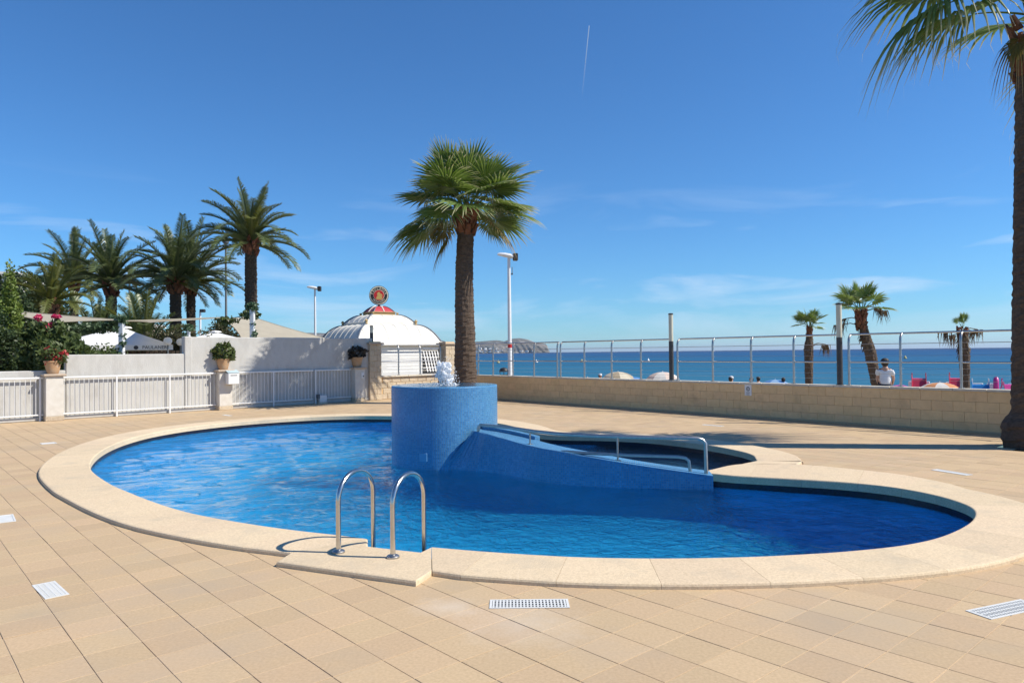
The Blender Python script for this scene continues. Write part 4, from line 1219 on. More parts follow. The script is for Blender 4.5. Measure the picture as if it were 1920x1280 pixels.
def boots(parent, c, r0, r1, z0, z1, n, seed, size=.16, mat='boots'):
    """stubs of old leaf bases wrapped round the top of a trunk"""
    rg = random.Random(seed); m = MB()
    for k in range(n):
        t = k / n; z = z0 + (z1 - z0) * t; r = r0 + (r1 - r0) * t; a = k * 2.399 + rg.uniform(-.2, .2)
        s = size * rg.uniform(.7, 1.25); w = s * .36; out = s * rg.uniform(.25, .6)
        ca, sa = math.cos(a), math.sin(a)
        def T(rad, tan, zz): return (c[0] + rad * ca - tan * sa, c[1] + rad * sa + tan * ca, zz)
        b = [T(r - .03, -w, z), T(r - .03, w, z), T(r + .035, w * .8, z + .01), T(r + .035, -w * .8, z + .01)]
        tp = [T(r + out - .03, -w * .45, z + s), T(r + out - .03, w * .45, z + s), T(r + out + .01, w * .35, z + s * .95), T(r + out + .01, -w * .35, z + s * .95)]
        m.add(b + tp, [(0, 1, 2, 3), (4, 7, 6, 5), (0, 4, 5, 1), (1, 5, 6, 2), (2, 6, 7, 3), (3, 7, 4, 0)])
    return m.build('leaf_bases', M[mat], parent, kind='stuff')

FAN = {}
def fan_set(key, Lp, Rb, nseg, seed, dm=1.0):
    """leaf meshes per elevation class, shared by every palm of that size"""
    rg = random.Random(seed); D = {}
    for e, cu, dr in ((82, .10, .06), (64, .18, .10), (44, .28, .16), (24, .34, .20), (4, .38, .30), (-16, .36, .46), (-42, .30, .60)):
        D[e] = [fan_leaf_mesh(R(e), Lp * rg.uniform(.9, 1.1), Rb * rg.uniform(.92, 1.06), nseg, cu * rg.uniform(.7, 1.3), dr * dm * rg.uniform(.8, 1.2), rg,
                              M['fan_leaf'] if e > 0 else (M['fan_leaf_old'] if (e < -30 or v == 1) else M['fan_leaf'])) for v in range(2)]
    FAN[key] = D
def fan_palm(name, label, loc, P, r, key, counts, seed, scale=1.0, group=None, boot=(26, .16), extra=None, az_ok=None, ring=.06, amp=.06):
    t = thing(name, loc, label, 'palm tree', group)
    rg = random.Random(seed)
    link('trunk', trunk_mesh(P, r, seed, ring=ring, amp=amp, mat=M['trunk_fan']), t)
    top = Vector(P[-1])
    boots(t, (top.x, top.y), r[-1] * 1.02, r[-1] * 1.15, top.z - .45 * scale, top.z + .35 * scale, boot[0], seed, boot[1] * scale)
    D = FAN[key]; a = rg.uniform(0, 6.3)
    for e, n in counts:
        for k in range(n):
            a = rg.uniform(0, .5) + 2 * pi * k / n + (e * .07)
            if az_ok and not az_ok(e, a): continue
            me = D[e][rg.randrange(2)]
            s = scale * rg.uniform(.86, 1.08) * {82: .95, 64: 1.0, -16: .85, -42: .8}.get(e, 1.0)
            zz = top.z + (.35 + (e + 42) / 124 * .35 - .2) * scale
            ro = .10 * scale
            inst('frond', me, t, (top.x + ro * math.cos(a), top.y + ro * math.sin(a), zz), (rg.uniform(-.3, .3), rg.uniform(-.34, .26), a), (s, s, s))
    for ex in (extra or []):
        e, az, s, dz, v = ex
        inst('frond', D[e][v], t, (top.x + .1 * math.cos(az), top.y + .1 * math.sin(az), top.z + dz), (0, 0, az), (s, s, s))
    return t
fan_set('big', 1.15, 1.30, 34, 21)
fan_set('close', 1.15, 1.30, 40, 23, 2.9)
CP = (-1.55, 24.0, 0)
fan_palm('fan_palm', 'tall fan palm with a full round crown standing behind the blue fountain', CP,
         [(0, 0, -.05), (.0, 0, .5), (.0, 0, 2.2), (-.02, 0, 4.0), (.06, 0, 5.98)], [.42, .38, .33, .295, .265], 'big',
         [(82, 5), (64, 8), (44, 9), (24, 12), (4, 9)], 4, 1.02, boot=(70, .28), extra=[(-16, R(186), .92, .18, 0), (-16, R(-6), .78, .25, 1), (-42, R(196), .62, -.05, 0), (-16, R(28), .66, .2, 0), (-16, R(150), .7, .2, 1)])
MB().lathe([(0, -.02), (.62, -.02), (.55, .03), (.2, .06)], 20, cap=False).build('soil_bed', M['soil'], bpy.data.objects['fan_palm'])
# right palm, its crown above the top edge of the picture
RP = (8.55, 11.95, 0)
fan_palm('fan_palm', 'close fan palm at the right edge with a swollen base and drooping fronds', RP,
         [(0, 0, -.05), (-.0, 0, .12), (.02, 0, .40), (.05, 0, .56), (.08, 0, 2.0), (.13, 0, 4.0), (.20, 0, 6.55)], [.40, .44, .43, .34, .325, .31, .285], 'close',
         [(82, 4), (64, 6), (44, 6), (24, 7), (4, 6), (-16, 3)], 9, 1.12, boot=(40, .26),
         extra=[(4, R(181), 1.12, .95, 0), (4, R(187), 1.0, .60, 1), (24, R(170), 1.1, .85, 1), (-42, R(205), .42, .50, 0)],
         az_ok=lambda e, a: e >= 82 or (a % (2 * pi)) < (1.5 if e >= 44 else .8) or (a % (2 * pi)) > (5.4 if e >= 44 else 5.75))
# three small palms on the beach side
fan_set('small', .62, .72, 22, 33)
def beach_palm(label, loc, P, r, counts, seed, scale, extra):
    t = fan_palm('beach_palm', label, loc, P, r, 'small', counts, seed, scale, 'small windblown palms on the beach front', boot=(60, .2), ring=.11, amp=.11)
    rg = random.Random(seed + 1); top = Vector(P[-1])
    m = MB()                                              # hanging dead leaves and ragged fibre down the trunk
    for k in range(70):
        u_ = rg.uniform(0, .75); q = Vector(P[-1]).lerp(Vector(P[-2]), u_); a = rg.uniform(0, 6.3); rr = r[-1] * 1.0
        c = q + Vector((math.cos(a) * rr, math.sin(a) * rr, 0)); o = Vector((math.cos(a), math.sin(a), 0))
        s = Vector((-math.sin(a), math.cos(a), 0)) * .04; l = rg.uniform(.12, .34)
        m.poly([c - s, c + s, c + s * .4 + o * .10 - Vector((0, 0, l)), c - s * .4 + o * .07 - Vector((0, 0, l * .9))])
    for az, ln, dz in extra:
        c = top + Vector((0, 0, .1 + dz)); d = Vector((math.cos(az), math.sin(az), 0))
        e_ = c + d * ln * .7 + Vector((0, 0, .05))
        m.tube([c, c.lerp(e_, .5) + Vector((0, 0, .08)), e_], .016, 4)
        for k in range(26):
            b = e_ + d * rg.uniform(-.1, .12) + Vector((rg.uniform(-.1, .1), rg.uniform(-.1, .1), 0)); l = rg.uniform(.25, .6)
            s = Vector((rg.uniform(-1, 1), rg.uniform(-1, 1), 0)).normalized() * .02
            q = Vector((rg.uniform(-.15, .15), rg.uniform(-.15, .15), -l))
            m.poly([b - s, b + s, b + q])
    m.build('dead_leaves', M['dead_leaf'], t, kind='stuff', recalc=False)
    return t
beach_palm('smallest beach palm with a round yellow green crown left of the second light post', (12.25, 30, -.95),
           [(0, 0, -.1), (.0, 0, .9), (.02, 0, 2.75), (.06, 0, 3.30)], [.14, .14, .185, .065], [(82, 2), (64, 5), (44, 6), (24, 4)], 12, .60, [(0.1, 1.0, -.65), (.3, 1.05, -.7)])
beach_palm('leaning beach palm with ragged hanging fronds right of the second light post', (12.95, 26, -.95),
           [(0.2, 0, -.1), (.1, 0, 1.2), (-.12, 0, 2.5), (-.42, 0, 3.62)], [.155, .155, .20, .125], [(82, 2), (64, 4), (44, 4), (24, 3)], 14, .88, [(0.1, 1.2, .2), (3.3, 1.0, -.1), (3.0, 1.05, -.3), (.3, 1.05, .3)])
beach_palm('bare beach palm with a tiny tuft of leaves near the right palm', (16.2, 26, -.95),
           [(0, 0, -.1), (.02, 0, 1.2), (.0, 0, 2.3), (-.05, 0, 3.15)], [.135, .135, .18, .135], [(82, 2), (64, 2)], 16, .42, [(0.1, .85, -.05), (2.8, .8, -.15), (.4, .8, -.1), (3.3, .6, -.25)])

# ---- feather palms
def date_frond(L, e, curve, nl, ll, rng, mat, name='frond'):
    P = [Vector((0, 0, 0))]; ns = 14; T = []
    for k in range(ns):
        s = (k + .5) / ns; th = e - curve * s ** 1.7
        T.append(th); P.append(P[-1] + Vector((math.cos(th), 0, math.sin(th))) * (L / ns))
    V, F_, UV = [], [], []
    for i, p in enumerate(P):
        w = .045 * (1 - i / ns) + .006
        V += [p + Vector((0, w, 0)), p - Vector((0, w, 0)), p + Vector((0, 0, -w))]; UV += [(0, 0)] * 3
    for i in range(ns):
        a, b = i * 3, i * 3 + 3
        for q in range(3): F_.append((a + q, a + (q + 1) % 3, b + (q + 1) % 3, b + q))
    for k in range(nl):
        s = .14 + .86 * k / (nl - 1); f_ = s * ns; i = min(ns - 1, int(f_)); p = P[i].lerp(P[i + 1], f_ - i); th = T[i]
        fw = Vector((math.cos(th), 0, math.sin(th))); up = Vector((-math.sin(th), 0, math.cos(th)))
        env = min(1, .35 + s * 2.2) * (1 if s < .75 else 1 - (s - .75) * 1.9)
        for sd in (-1, 1):
            l = ll * env * rng.uniform(.85, 1.1)
            d = (fw * rng.uniform(.55, .8) + Vector((0, sd, 0)) * .8 + up * rng.uniform(.15, .55)).normalized()
            wv = fw.cross(d).cross(d).normalized() * .022 if False else (fw - d * fw.dot(d)).normalized() * .0062
            b0 = len(V); mid = p + d * l * .55 - Vector((0, 0, .04 * l)); tip = p + d * l - Vector((0, 0, .22 * l))
            V += [p - wv * .6, p + wv * .6, mid + wv, mid - wv, tip]
            UV += [(0, .1), (0, .1), (.5, .5), (.5, .5), (1, 1)]
            F_ += [(b0, b0 + 1, b0 + 2, b0 + 3), (b0 + 3, b0 + 2, b0 + 4)]
    me = bpy.data.meshes.new(name); me.from_pydata([tuple(v) for v in V], [], F_)
    L_ = me.uv_layers.new(name='UVMap')
    li = np.zeros(len(me.loops), dtype=np.int32); me.loops.foreach_get('vertex_index', li)
    L_.data.foreach_set('uv', np.array(UV, dtype=np.float32)[li].ravel())
    me.materials.append(mat); me.update()
    return me
DATE = {}
_rg = random.Random(77)
for key, mt in (('green', 'date_leaf'), ('yellow', 'date_leaf_yellow')):
    DATE[key] = {e: [date_frond(1.0 * _rg.uniform(.92, 1.06), R(e), cu * _rg.uniform(.8, 1.2), 62, .16, _rg, M[mt]) for v in range(2)]
                 for e, cu in ((84, .35), (68, .75), (50, 1.0), (32, 1.15), (14, 1.2), (-8, 1.0))}
def date_palm(label, loc, h, r, L, counts, seed, kind='green', lean=0.0, group='feather palms behind the white wall'):
    t = thing('feather_palm', loc, label, 'palm tree', group)
    rg = random.Random(seed)
    if h > .6:
        link('trunk', trunk_mesh([(0, 0, -.1), (lean * .3, 0, h * .4), (lean, 0, h)], [r * 1.15, r, r * .95], seed, ring=.16, amp=.10, nr=18, step=.055, mat=M['trunk_date'], diag=True), t)
        boots(t, (lean, 0), r * 1.05, r * 1.35, h - .55, h + .35, 46, seed, .32)
    top = Vector((lean, 0, h + .25))
    for e, n in counts:
        for k in range(n):
            a = 2 * pi * (k + rg.uniform(-.3, .3)) / n + e * .05
            s = L * rg.uniform(.85, 1.12)
            kk = kind if rg.random() > .06 else 'yellow'
            inst('frond', DATE[kk][e][rg.randrange(2)], t, (top.x + .12 * math.cos(a), .12 * math.sin(a), top.z + (e + 10) / 94 * .3), (rg.uniform(-.2, .2), rg.uniform(-.08, .08), a), (s, s, s))
    return t
full = [(84, 5), (68, 8), (50, 9), (32, 9), (14, 8), (-8, 4)]
date_palm('tallest feather palm with a wide dark crown right of the group behind the white wall', (-15.1, 42, 0), 7.95, .34, 3.35, full, 1)
date_palm('feather palm second from the right with the crown touching the tallest palm', (-20.35, 46, 0), 6.0, .27, 3.5, [(84, 4), (68, 7), (50, 8), (32, 8), (14, 7), (-8, 3)], 2)
date_palm('feather palm with a double thick trunk in the middle of the palm group', (-20.4, 44, 0), 5.9, .33, 3.4, full, 3)
date_palm('feather palm with a broad crown left of the grey lamp pole', (-25.5, 46, 0), 6.0, .33, 3.5, full, 5, lean=.1)
date_palm('slender feather palm with a sparse crown at the left of the palm group', (-31.4, 52, 0), 6.9, .27, 3.4, [(84, 4), (68, 6), (50, 7), (32, 8), (14, 8), (-8, 6)], 6)
date_palm('small yellow green feather palm in front of the dark hedge', (-21.6, 34, 0), 3.85, .17, 2.1, [(84, 5), (68, 7), (50, 8), (32, 8), (14, 6)], 7, 'yellow')
date_palm('low bushy feather palm left of the white vine covered post', (-22.8, 40, 0), .9, .3, 3.5, [(84, 7), (68, 10), (50, 9), (32, 7)], 8)
date_palm('low bushy feather palm right of the white vine covered post', (-19.3, 38, 0), 1.3, .3, 3.1, [(84, 6), (68, 9), (50, 9), (32, 8), (14, 4)], 10)

# ------------------------------------------------------------------ trees, hedge and shrubs on the left
def bushy(name, label, cat, loc, mat, n, centers, size, seed, trunk=None, group=None, crown='crown', **k):
    t = thing(name, loc, label, cat, group)
    m = MB()
    for P, r in (trunk or []): m.tube(P, r, 8)
    if trunk: m.build('trunk', M['branch'], t)
    cloud(crown, M[mat], t, n, centers, size, seed, **k)
    return t
def limbs(h, spread, n, r, seed):
    rg = random.Random(seed); L = [([(0, 0, -.1), (0, 0, h * .5)], [r, r * .8])]
    for k in range(n):
        a = 2 * pi * k / n + rg.uniform(-.3, .3); q = spread * rg.uniform(.5, 1)
        L.append(([(0, 0, h * .42), (q * .5 * math.cos(a), q * .5 * math.sin(a), h * .7), (q * math.cos(a), q * math.sin(a), h * rg.uniform(.85, 1))], [r * .6, r * .4, r * .15]))
    return L
bushy('ficus_tree', 'dense dark clipped tree mass behind the small yellow palm at far left', 'tree', (-24.7, 36.5, 0), 'hedge_leaf', 42000,
      [(0, 0, 2.9, 2.3, 1.6, 2.8), (-2.5, .3, 3.3, 2.4, 1.6, 2.7), (1.3, .2, 2.5, 1.3, 1.4, 2.5), (-5.0, .5, 3.4, 2.6, 1.6, 2.7), (.3, 0, 4.2, 1.5, 1.4, 1.6)], .10, 41, limbs(4.5, 2.5, 7, .22, 2), shell=.7)
bushy('ficus_tree', 'dark tree mass cut by the left edge behind the cypress', 'tree', (-20.6, 29.5, 0), 'hedge_leaf', 24000,
      [(0, 0, 2.2, 1.6, 1.4, 2.2), (-1.8, 0, 2.5, 1.8, 1.4, 2.5), (.8, 0, 1.6, 1.1, 1.2, 1.5)], .09, 42, limbs(3.6, 1.5, 6, .18, 3), shell=.7)
bushy('cypress', 'narrow bright green cypress at the left edge', 'tree', (-16.12, 23.3, 0), 'cypress_leaf', 15000,
      [(0, 0, 1.9, .52, .5, 1.3), (0, 0, 2.9, .34, .34, 1.2), (-.03, 0, 3.8, .20, .20, .85), (.02, 0, 1.2, .6, .5, .9), (.0, 0, 4.4, .09, .09, .45)], .05, 43, [([(0, 0, -.1), (0, 0, 4.4)], [.1, .02])], asp=2.4, shell=.45)
bushy('shrub', 'dark leafy shrub beside the cypress at the left edge', 'shrub', (-16.0, 22.3, 0), 'hedge_leaf', 6000, [(0, 0, 1.9, .9, .7, 1.1), (-.9, .2, 1.9, .8, .6, 1.2)], .07, 44, limbs(1.9, .7, 5, .05, 4), shell=.4)
ol = bushy('oleander', 'big green oleander with a few bright pink blossoms above the white wall', 'shrub', (-14.9, 23.2, 0), 'shrub_leaf', 9000,
      [(0, 0, 1.75, 1.05, .7, .95), (.75, .1, 1.5, .8, .6, .75), (-.6, 0, 1.6, .8, .6, .9), (.2, 0, 2.3, .6, .5, .5)], .085, 45, limbs(2.4, .8, 9, .035, 5), shell=.35, asp=3.2, flat=.8)
bl = MB().tube([(0, 0, 2.2), (-.1, -.05, 2.6), (-.2, -.08, 2.92)], .012, 5).tube([(.1, 0, 2.2), (.35, -.05, 2.9)], .012, 5).tube([(.05, 0, 2.1), (.15, -.1, 2.62)], .012, 5); bl.build('stem', M['branch'], ol)
cloud('blossom', M['flower_pink'], ol, 60, [(-.2, -.08, 2.92, .12, .1, .1)], .075, 46)
cloud('blossom', M['flower_pink'], ol, 55, [(.35, -.05, 2.95, .15, .1, .07)], .07, 47)
cloud('blossom', M['flower_pink'], ol, 60, [(.16, -.1, 2.62, .11, .1, .12)], .075, 48)
bushy('shrub', 'olive green shrub beneath the left end of the big white parasol', 'shrub', (-14.9, 26.3, 0), 'shrub_leaf', 3400, [(0, 0, 1.3, .8, .6, .8), (.8, 0, 1.1, .5, .4, .6)], .075, 49, limbs(1.6, .6, 6, .03, 6), shell=.35)
bushy('shrub', 'brown green tangle of shrubs behind the big white parasol', 'shrub', (-16.6, 36.0, 0), 'brown_leaf', 7000, [(0, 0, 1.7, 1.5, .8, 1.5), (1.3, 0, 1.5, 1.0, .8, 1.3), (-1.2, 0, 1.4, 1.2, .8, 1.3)], .10, 50, limbs(2.4, 1.2, 7, .05, 7), shell=.35)
bushy('shrub', 'brown green shrub below the spiky leaves left of the beige sail', 'shrub', (-15.7, 39.5, 0), 'brown_leaf', 6000, [(0, 0, 2.1, 1.5, .8, 1.4), (1.2, 0, 1.6, .9, .8, 1.2)], .10, 51, limbs(2.6, 1.1, 7, .05, 8), shell=.35)
def yucca(label, loc, n, L, seed):
    t = thing('yucca', loc, label, 'plant', 'spiky plants behind the beige sail'); rg = random.Random(seed)
    MB().tube([(0, 0, -.1), (.05, 0, 2.0), (.0, 0, 2.9)], [.12, .1, .09], 8).build('trunk', M['branch'], t)
    m = MB()
    for k in range(n):
        a = rg.uniform(0, 6.3); e = R(rg.uniform(10, 85)); l = L * rg.uniform(.7, 1.1); d = Vector((math.cos(a) * math.cos(e), math.sin(a) * math.cos(e), math.sin(e))); s = d.cross(Vector((0, 0, 1))).normalized() * .07
        b = Vector((0, 0, 2.85)); md = b + d * l * .5
        m.poly([b - s * .5, md - s, b + d * l, md + s, b + s * .5])
    m.build('leaves', M['hedge_leaf'], t, kind='stuff', recalc=False)
yucca('spiky plant left of the dark lamp pole above the white wall', (-16.6, 41, 0), 42, 1.1, 5)
yucca('spiky plant between the dark lamp pole and the tallest palm', (-15.55, 43.5, 0), 36, 1.0, 6)
# ------------------------------------------------------------------ lettering (flat built-in font turned into mesh)
def text_mesh(txt, size, mat, extrude=.004):
    cu = bpy.data.curves.new('lettering', 'FONT'); cu.body = txt; cu.size = size; cu.align_x = 'CENTER'; cu.align_y = 'CENTER'; cu.extrude = extrude; cu.resolution_u = 2
    o = bpy.data.objects.new('lettering', cu); COL.objects.link(o)
    bpy.context.view_layer.update()
    me = bpy.data.meshes.new_from_object(o.evaluated_get(bpy.context.evaluated_depsgraph_get()))
    bpy.data.objects.remove(o); bpy.data.curves.remove(cu)
    me.materials.clear(); me.materials.append(mat); me.name = 'lettering'
    return me

# ------------------------------------------------------------------ pavilion with the bell shaped roof
PA = R(37.2); PL = 6.1; PH = PL / 2
pv = thing('beach_pavilion', (-8.45, 46.16, 0), 'white beach pavilion with a ribbed two tier bell roof and a small red dome', 'building', None, PA)
def sq(m, r, z): return [(-r, -r, z), (r, -r, z), (r, r, z), (-r, r, z)]
def tier(name, prof, mat):
    m = MB(); n = len(prof)
    vs = []
    for r, z in prof: vs += sq(m, r, z)
    fs = [(i * 4 + k, i * 4 + (k + 1) % 4, (i + 1) * 4 + (k + 1) % 4, (i + 1) * 4 + k) for i in range(n - 1) for k in range(4)]
    fs += [(3, 2, 1, 0), tuple((n - 1) * 4 + k for k in range(4))]
    m.add(vs, fs); o = m.build(name, mat, pv, smooth=24); return o
def bell(r0, r1, z0, z1, n=10, p=2.2):
    return [(r0 + (r1 - r0) * k / n, z0 + (z1 - z0) * (1 - (1 - k / n) ** p)) for k in range(n + 1)]
T1 = [(PH * 1.04, 2.16), (PH * 1.04, 2.26), (PH * .985, 2.36)] + bell(PH * .93, PH * .545, 2.42, 3.46)
T2 = [(PH * .545, 3.46), (PH * .545, 3.62)] + bell(PH * .53, PH * .29, 3.64, 4.10, 8, 1.9)
T3 = [(PH * .29, 4.10), (PH * .29, 4.13), (PH * .245, 4.13), (PH * .245, 4.25), (PH * .265, 4.26), (PH * .265, 4.30)]
T4 = bell(PH * .235, PH * .06, 4.30, 4.68, 8, 1.9)
MB().box((0, 0, 1.08), (PL * .93, PL * .93, 2.16)).build('wall', M['panel_white'], pv)
r1 = tier('lower_roof', T1, M['roof_white']); r2 = tier('upper_roof', T2, M['roof_white']); tier('lantern_base', T3, M['ochre']); d4 = tier('red_dome', T4, M['roof_red'])
def ribs(prof, lats, parent, rad, mat, name='rib'):
    for side in range(4):
        A = side * pi / 2; ca, sa = math.cos(A), math.sin(A)
        for l in lats:
            P = []
            for r, z in prof:
                if abs(l) > r - .01: continue
                x, y = l, -r - .004
                P.append((x * ca - y * sa, x * sa + y * ca, z + .004))
            if len(P) > 2: MB().tube(P, rad, 5).build(name, mat, parent, smooth=60)
ribs(T1[3:], [PH * q for q in (-.75, -.5, -.25, 0, .25, .5, .75)], r1, .022, M['roof_white'])
ribs(T2[2:], [PH * q for q in (-.36, -.12, .12, .36)], r2, .02, M['roof_white'])
ribs(T4, [0], d4, .045, M['roof_white'])
for prof, par, rad in ((T1[2:], r1, .055), (T2[1:], r2, .05), (T4, d4, .035)):
    for sx, sy in ((-1, -1), (1, -1), (1, 1), (-1, 1)):
        MB().tube([(sx * (r + .01), sy * (r + .01), z) for r, z in prof], rad, 6).build('hip_ridge', M['roof_grey'], par, smooth=60)
for sx, sy in ((-1, -1), (1, -1), (1, 1), (-1, 1)):
    for r, z, h in ((PH * .56, 3.46, .32), (PH * .28, 4.12, .14)):
        MB().lathe([(.05, 0), (.09, h * .2), (.05, h * .4), (.11, h * .7), (.04, h)], 10, (sx * r, sy * r, z)).build('finial', M['ochre'], pv, smooth=40)
# round sign on top
sgn = thing('round_sign', (-8.45, 46.16, 4.68), 'round beer sign with a red centre and lettered black ring above the red dome', 'sign', None, R(12))
MB().tube([(0, 0, 0), (0, 0, .12)], .07, 8).build('stand', M['black'], sgn)
def disc(r, y, th, mat, name, n=40, zc=.70, r0=0.0):
    m = MB(); P = [(r * math.cos(2 * pi * k / n), r * math.sin(2 * pi * k / n)) for k in range(n)]
    vs = [(x, y - th / 2, zc + z) for x, z in P] + [(x, y + th / 2, zc + z) for x, z in P]
    m.add(vs, [tuple(range(n)), tuple(range(n, 2 * n))[::-1]] + [(k, (k + 1) % n, (k + 1) % n + n, k + n) for k in range(n)])
    return m.build(name, mat, sgn)
disc(.61, 0, .20, M['black'], 'case'); disc(.58, -.105, .02, M['pale_lime'], 'rim'); disc(.52, -.118, .02, M['black'], 'ring'); disc(.345, -.130, .02, M['pale_lime'], 'inner_rim'); disc(.32, -.142, .02, M['emblem_red'], 'red_centre')
def ring_text(txt, r, a0, a1, size, inward):
    n = len(txt)
    for k, ch in enumerate(txt):
        a = a0 + (a1 - a0) * k / (n - 1)
        me = text_mesh(ch, size, M['pale_lime'])
        o = link('letter', me, sgn, (r * math.cos(a), -.132, .70 + r * math.sin(a)))
        t = a - pi / 2 if not inward else a + pi / 2
        o.rotation_euler = (pi / 2, -t, 0)
ring_text('PAULANER', .435, R(165), R(15), .20, False)
ring_text('M\u00dcNCHEN', .435, R(222), R(318), .16, True)
m = MB()                                                  # plain golden bust standing in for the printed figure
def flat(pts): m.poly([(x, -.156, .70 + z) for x, z in pts])
flat([(-.17, -.25), (.15, -.27), (.22, -.12), (.10, -.02), (-.08, -.03), (-.16, -.12)])
flat([(-.10 + .0, -.02), (.08, -.02), (.10, .10), (.04, .20), (-.05, .20), (-.11, .11)])
flat([(.10, -.05), (.24, -.03), (.14, .10), (.09, .06)])
m.build('golden_figure', M['gold'], sgn)
# dark panel painted as a shaded opening, with leaning white slats on the sunny face
ops = [(PH * .62, 1.25)]
m = MB().box((PH * .70, -PL * .465 - .01, 1.18), (1.25, .03, 1.5)); m.build('opening', M['painted_void'], pv)
sme = MB().box((0, 0, 0), (.085, .03, 1.36)).mesh('slat', M['white_metal'])
for k in range(6):
    inst('slat', sme, pv, (PH * .70 - .45 + k * .20, -PL * .465 - .05, 1.18), (0, R(-13), 0))
MB().box((PH * .70, -PL * .465 - .05, 1.95), (1.34, .05, .09)).build('opening_frame', M['white_metal'], pv)
for z in (.75, 1.4):
    MB().box((PH * .70, -PL * .465 - .035, z), (1.25, .02, .04)).build('opening_frame', M['white_metal'], pv)

# ------------------------------------------------------------------ shade sails, posts, parasols
def sail(label, C, sag, n=14):
    t0 = np.linspace(0, 1, n); A, B, C_, D = [np.array(c, float) for c in C]; cen = (A + B + C_ + D) / 4
    m = MB(); vs = []
    for u in t0:
        for v in t0:
            p = A * (1 - u) * (1 - v) + B * u * (1 - v) + C_ * u * v + D * (1 - u) * v
            k = sag * 16 * u * (1 - u) * v * (1 - v)
            pull = .10 * (4 * u * (1 - u) * (abs(v - .5) * 2) ** 3 + 4 * v * (1 - v) * (abs(u - .5) * 2) ** 3)
            q = p + (cen - p) * pull; vs.append((q[0] - cen[0], q[1] - cen[1], q[2] - cen[2] - k))
    m.add(vs, [(i * n + j, i * n + j + 1, (i + 1) * n + j + 1, (i + 1) * n + j) for i in range(n - 1) for j in range(n - 1)])
    t = thing('shade_sail', tuple(cen), label, 'shade sail', 'beige shade sails behind the white wall')
    c = m.build('cloth', M['canvas'], t, smooth=True)
    for a, b in ((0, n - 1), (n - 1, n * n - 1), (n * n - 1, n * (n - 1)), (n * (n - 1), 0)):
        st_ = (b - a) // (n - 1)
        MB().tube([vs[a + st_ * k] for k in range(n)], .022, 5).build('edge_cord', M['canvas'], t)
    return t
sail('big beige shade sail sloping down right of the tallest palm trunk', [(-13.15, 33.0, 3.35), (-12.5, 34.5, 3.53), (-8.75, 34.0, 2.41), (-10.95, 29.5, 2.24)], .10)
sail('long narrow beige shade sail above the oleander at the left', [(-18.3, 27.2, 3.36), (-14.6, 27.0, 3.02), (-16.2, 25.3, 2.86), (-17.6, 25.6, 3.18)], .06)
sail('thin edge on beige shade sail strung between the two white posts', [(-14.45, 27.0, 2.98), (-11.9, 30.3, 3.25), (-12.6, 32.2, 3.36), (-16.0, 32.0, 3.15)], .05)
def vine_post(loc, h, r, label, n, seed, mat='vine_leaf'):
    t = thing('white_post', loc, label, 'post', 'white posts wound with climbing plants')
    MB().box((0, 0, h / 2), (r * 2, r * 2, h), bev=.01).build('pole', M['white_pole'], t)
    MB().box((0, 0, h * .83), (r * 2.2, r * 2.2, .03)).build('bracket', M['grey_pole'], t)
    cs = [(.16 * math.cos(k * 1.9), .10 * math.sin(k * 1.9) - .1, h * (.42 + .1 * k), .13, .1, .16) for k in range(6)] + [(0, 0, h + .1, .25, .2, .2)]
    cloud('vine', M[mat], t, n, cs, .085, seed, shell=.2)
    return t
vine_post((-14.53, 27.0, 0), 2.92, .085, 'white post with a thin climbing plant in front of the big white parasol', 330, 61)
vine_post((-10.45, 29.2, 0), 3.5, .085, 'white post with a climbing plant before the tallest palm trunk', 480, 62)
vine_post((-15.6, 35, 0), 2.9, .06, 'slim white post almost hidden by leaves between the palms', 420, 63)
bushy('climbing_vine', 'blue green climbing vine hanging along the sail cord above the parasol', 'plant', (-16.0, 27.4, 0), 'vine_leaf', 1500,
      [(-.5, 0, 2.68, .6, .2, .17), (.4, 0, 2.74, .6, .2, .2), (1.0, 0, 2.95, .35, .2, .28), (-.2, 0, 2.75, .5, .2, .16)], .085, 64, [([(-1.0, 0, 2.7), (0, 0, 2.8), (1.3, 0, 2.9)], [.02, .02, .02])], crown='foliage', shell=.2)
bushy('climbing_vine', 'dark green climber trailing over the cord left of the right vine post', 'plant', (-11.6, 29.6, 0), 'shrub_leaf', 520,
      [(0, 0, 3.1, .5, .15, .16), (.9, 0, 3.3, .5, .15, .2), (-.1, 0, 2.95, .15, .1, .25)], .085, 65, [([(-.6, 0, 3.1), (0, 0, 3.15), (1.2, 0, 3.35)], [.015, .015, .015])], crown='foliage', shell=.2)

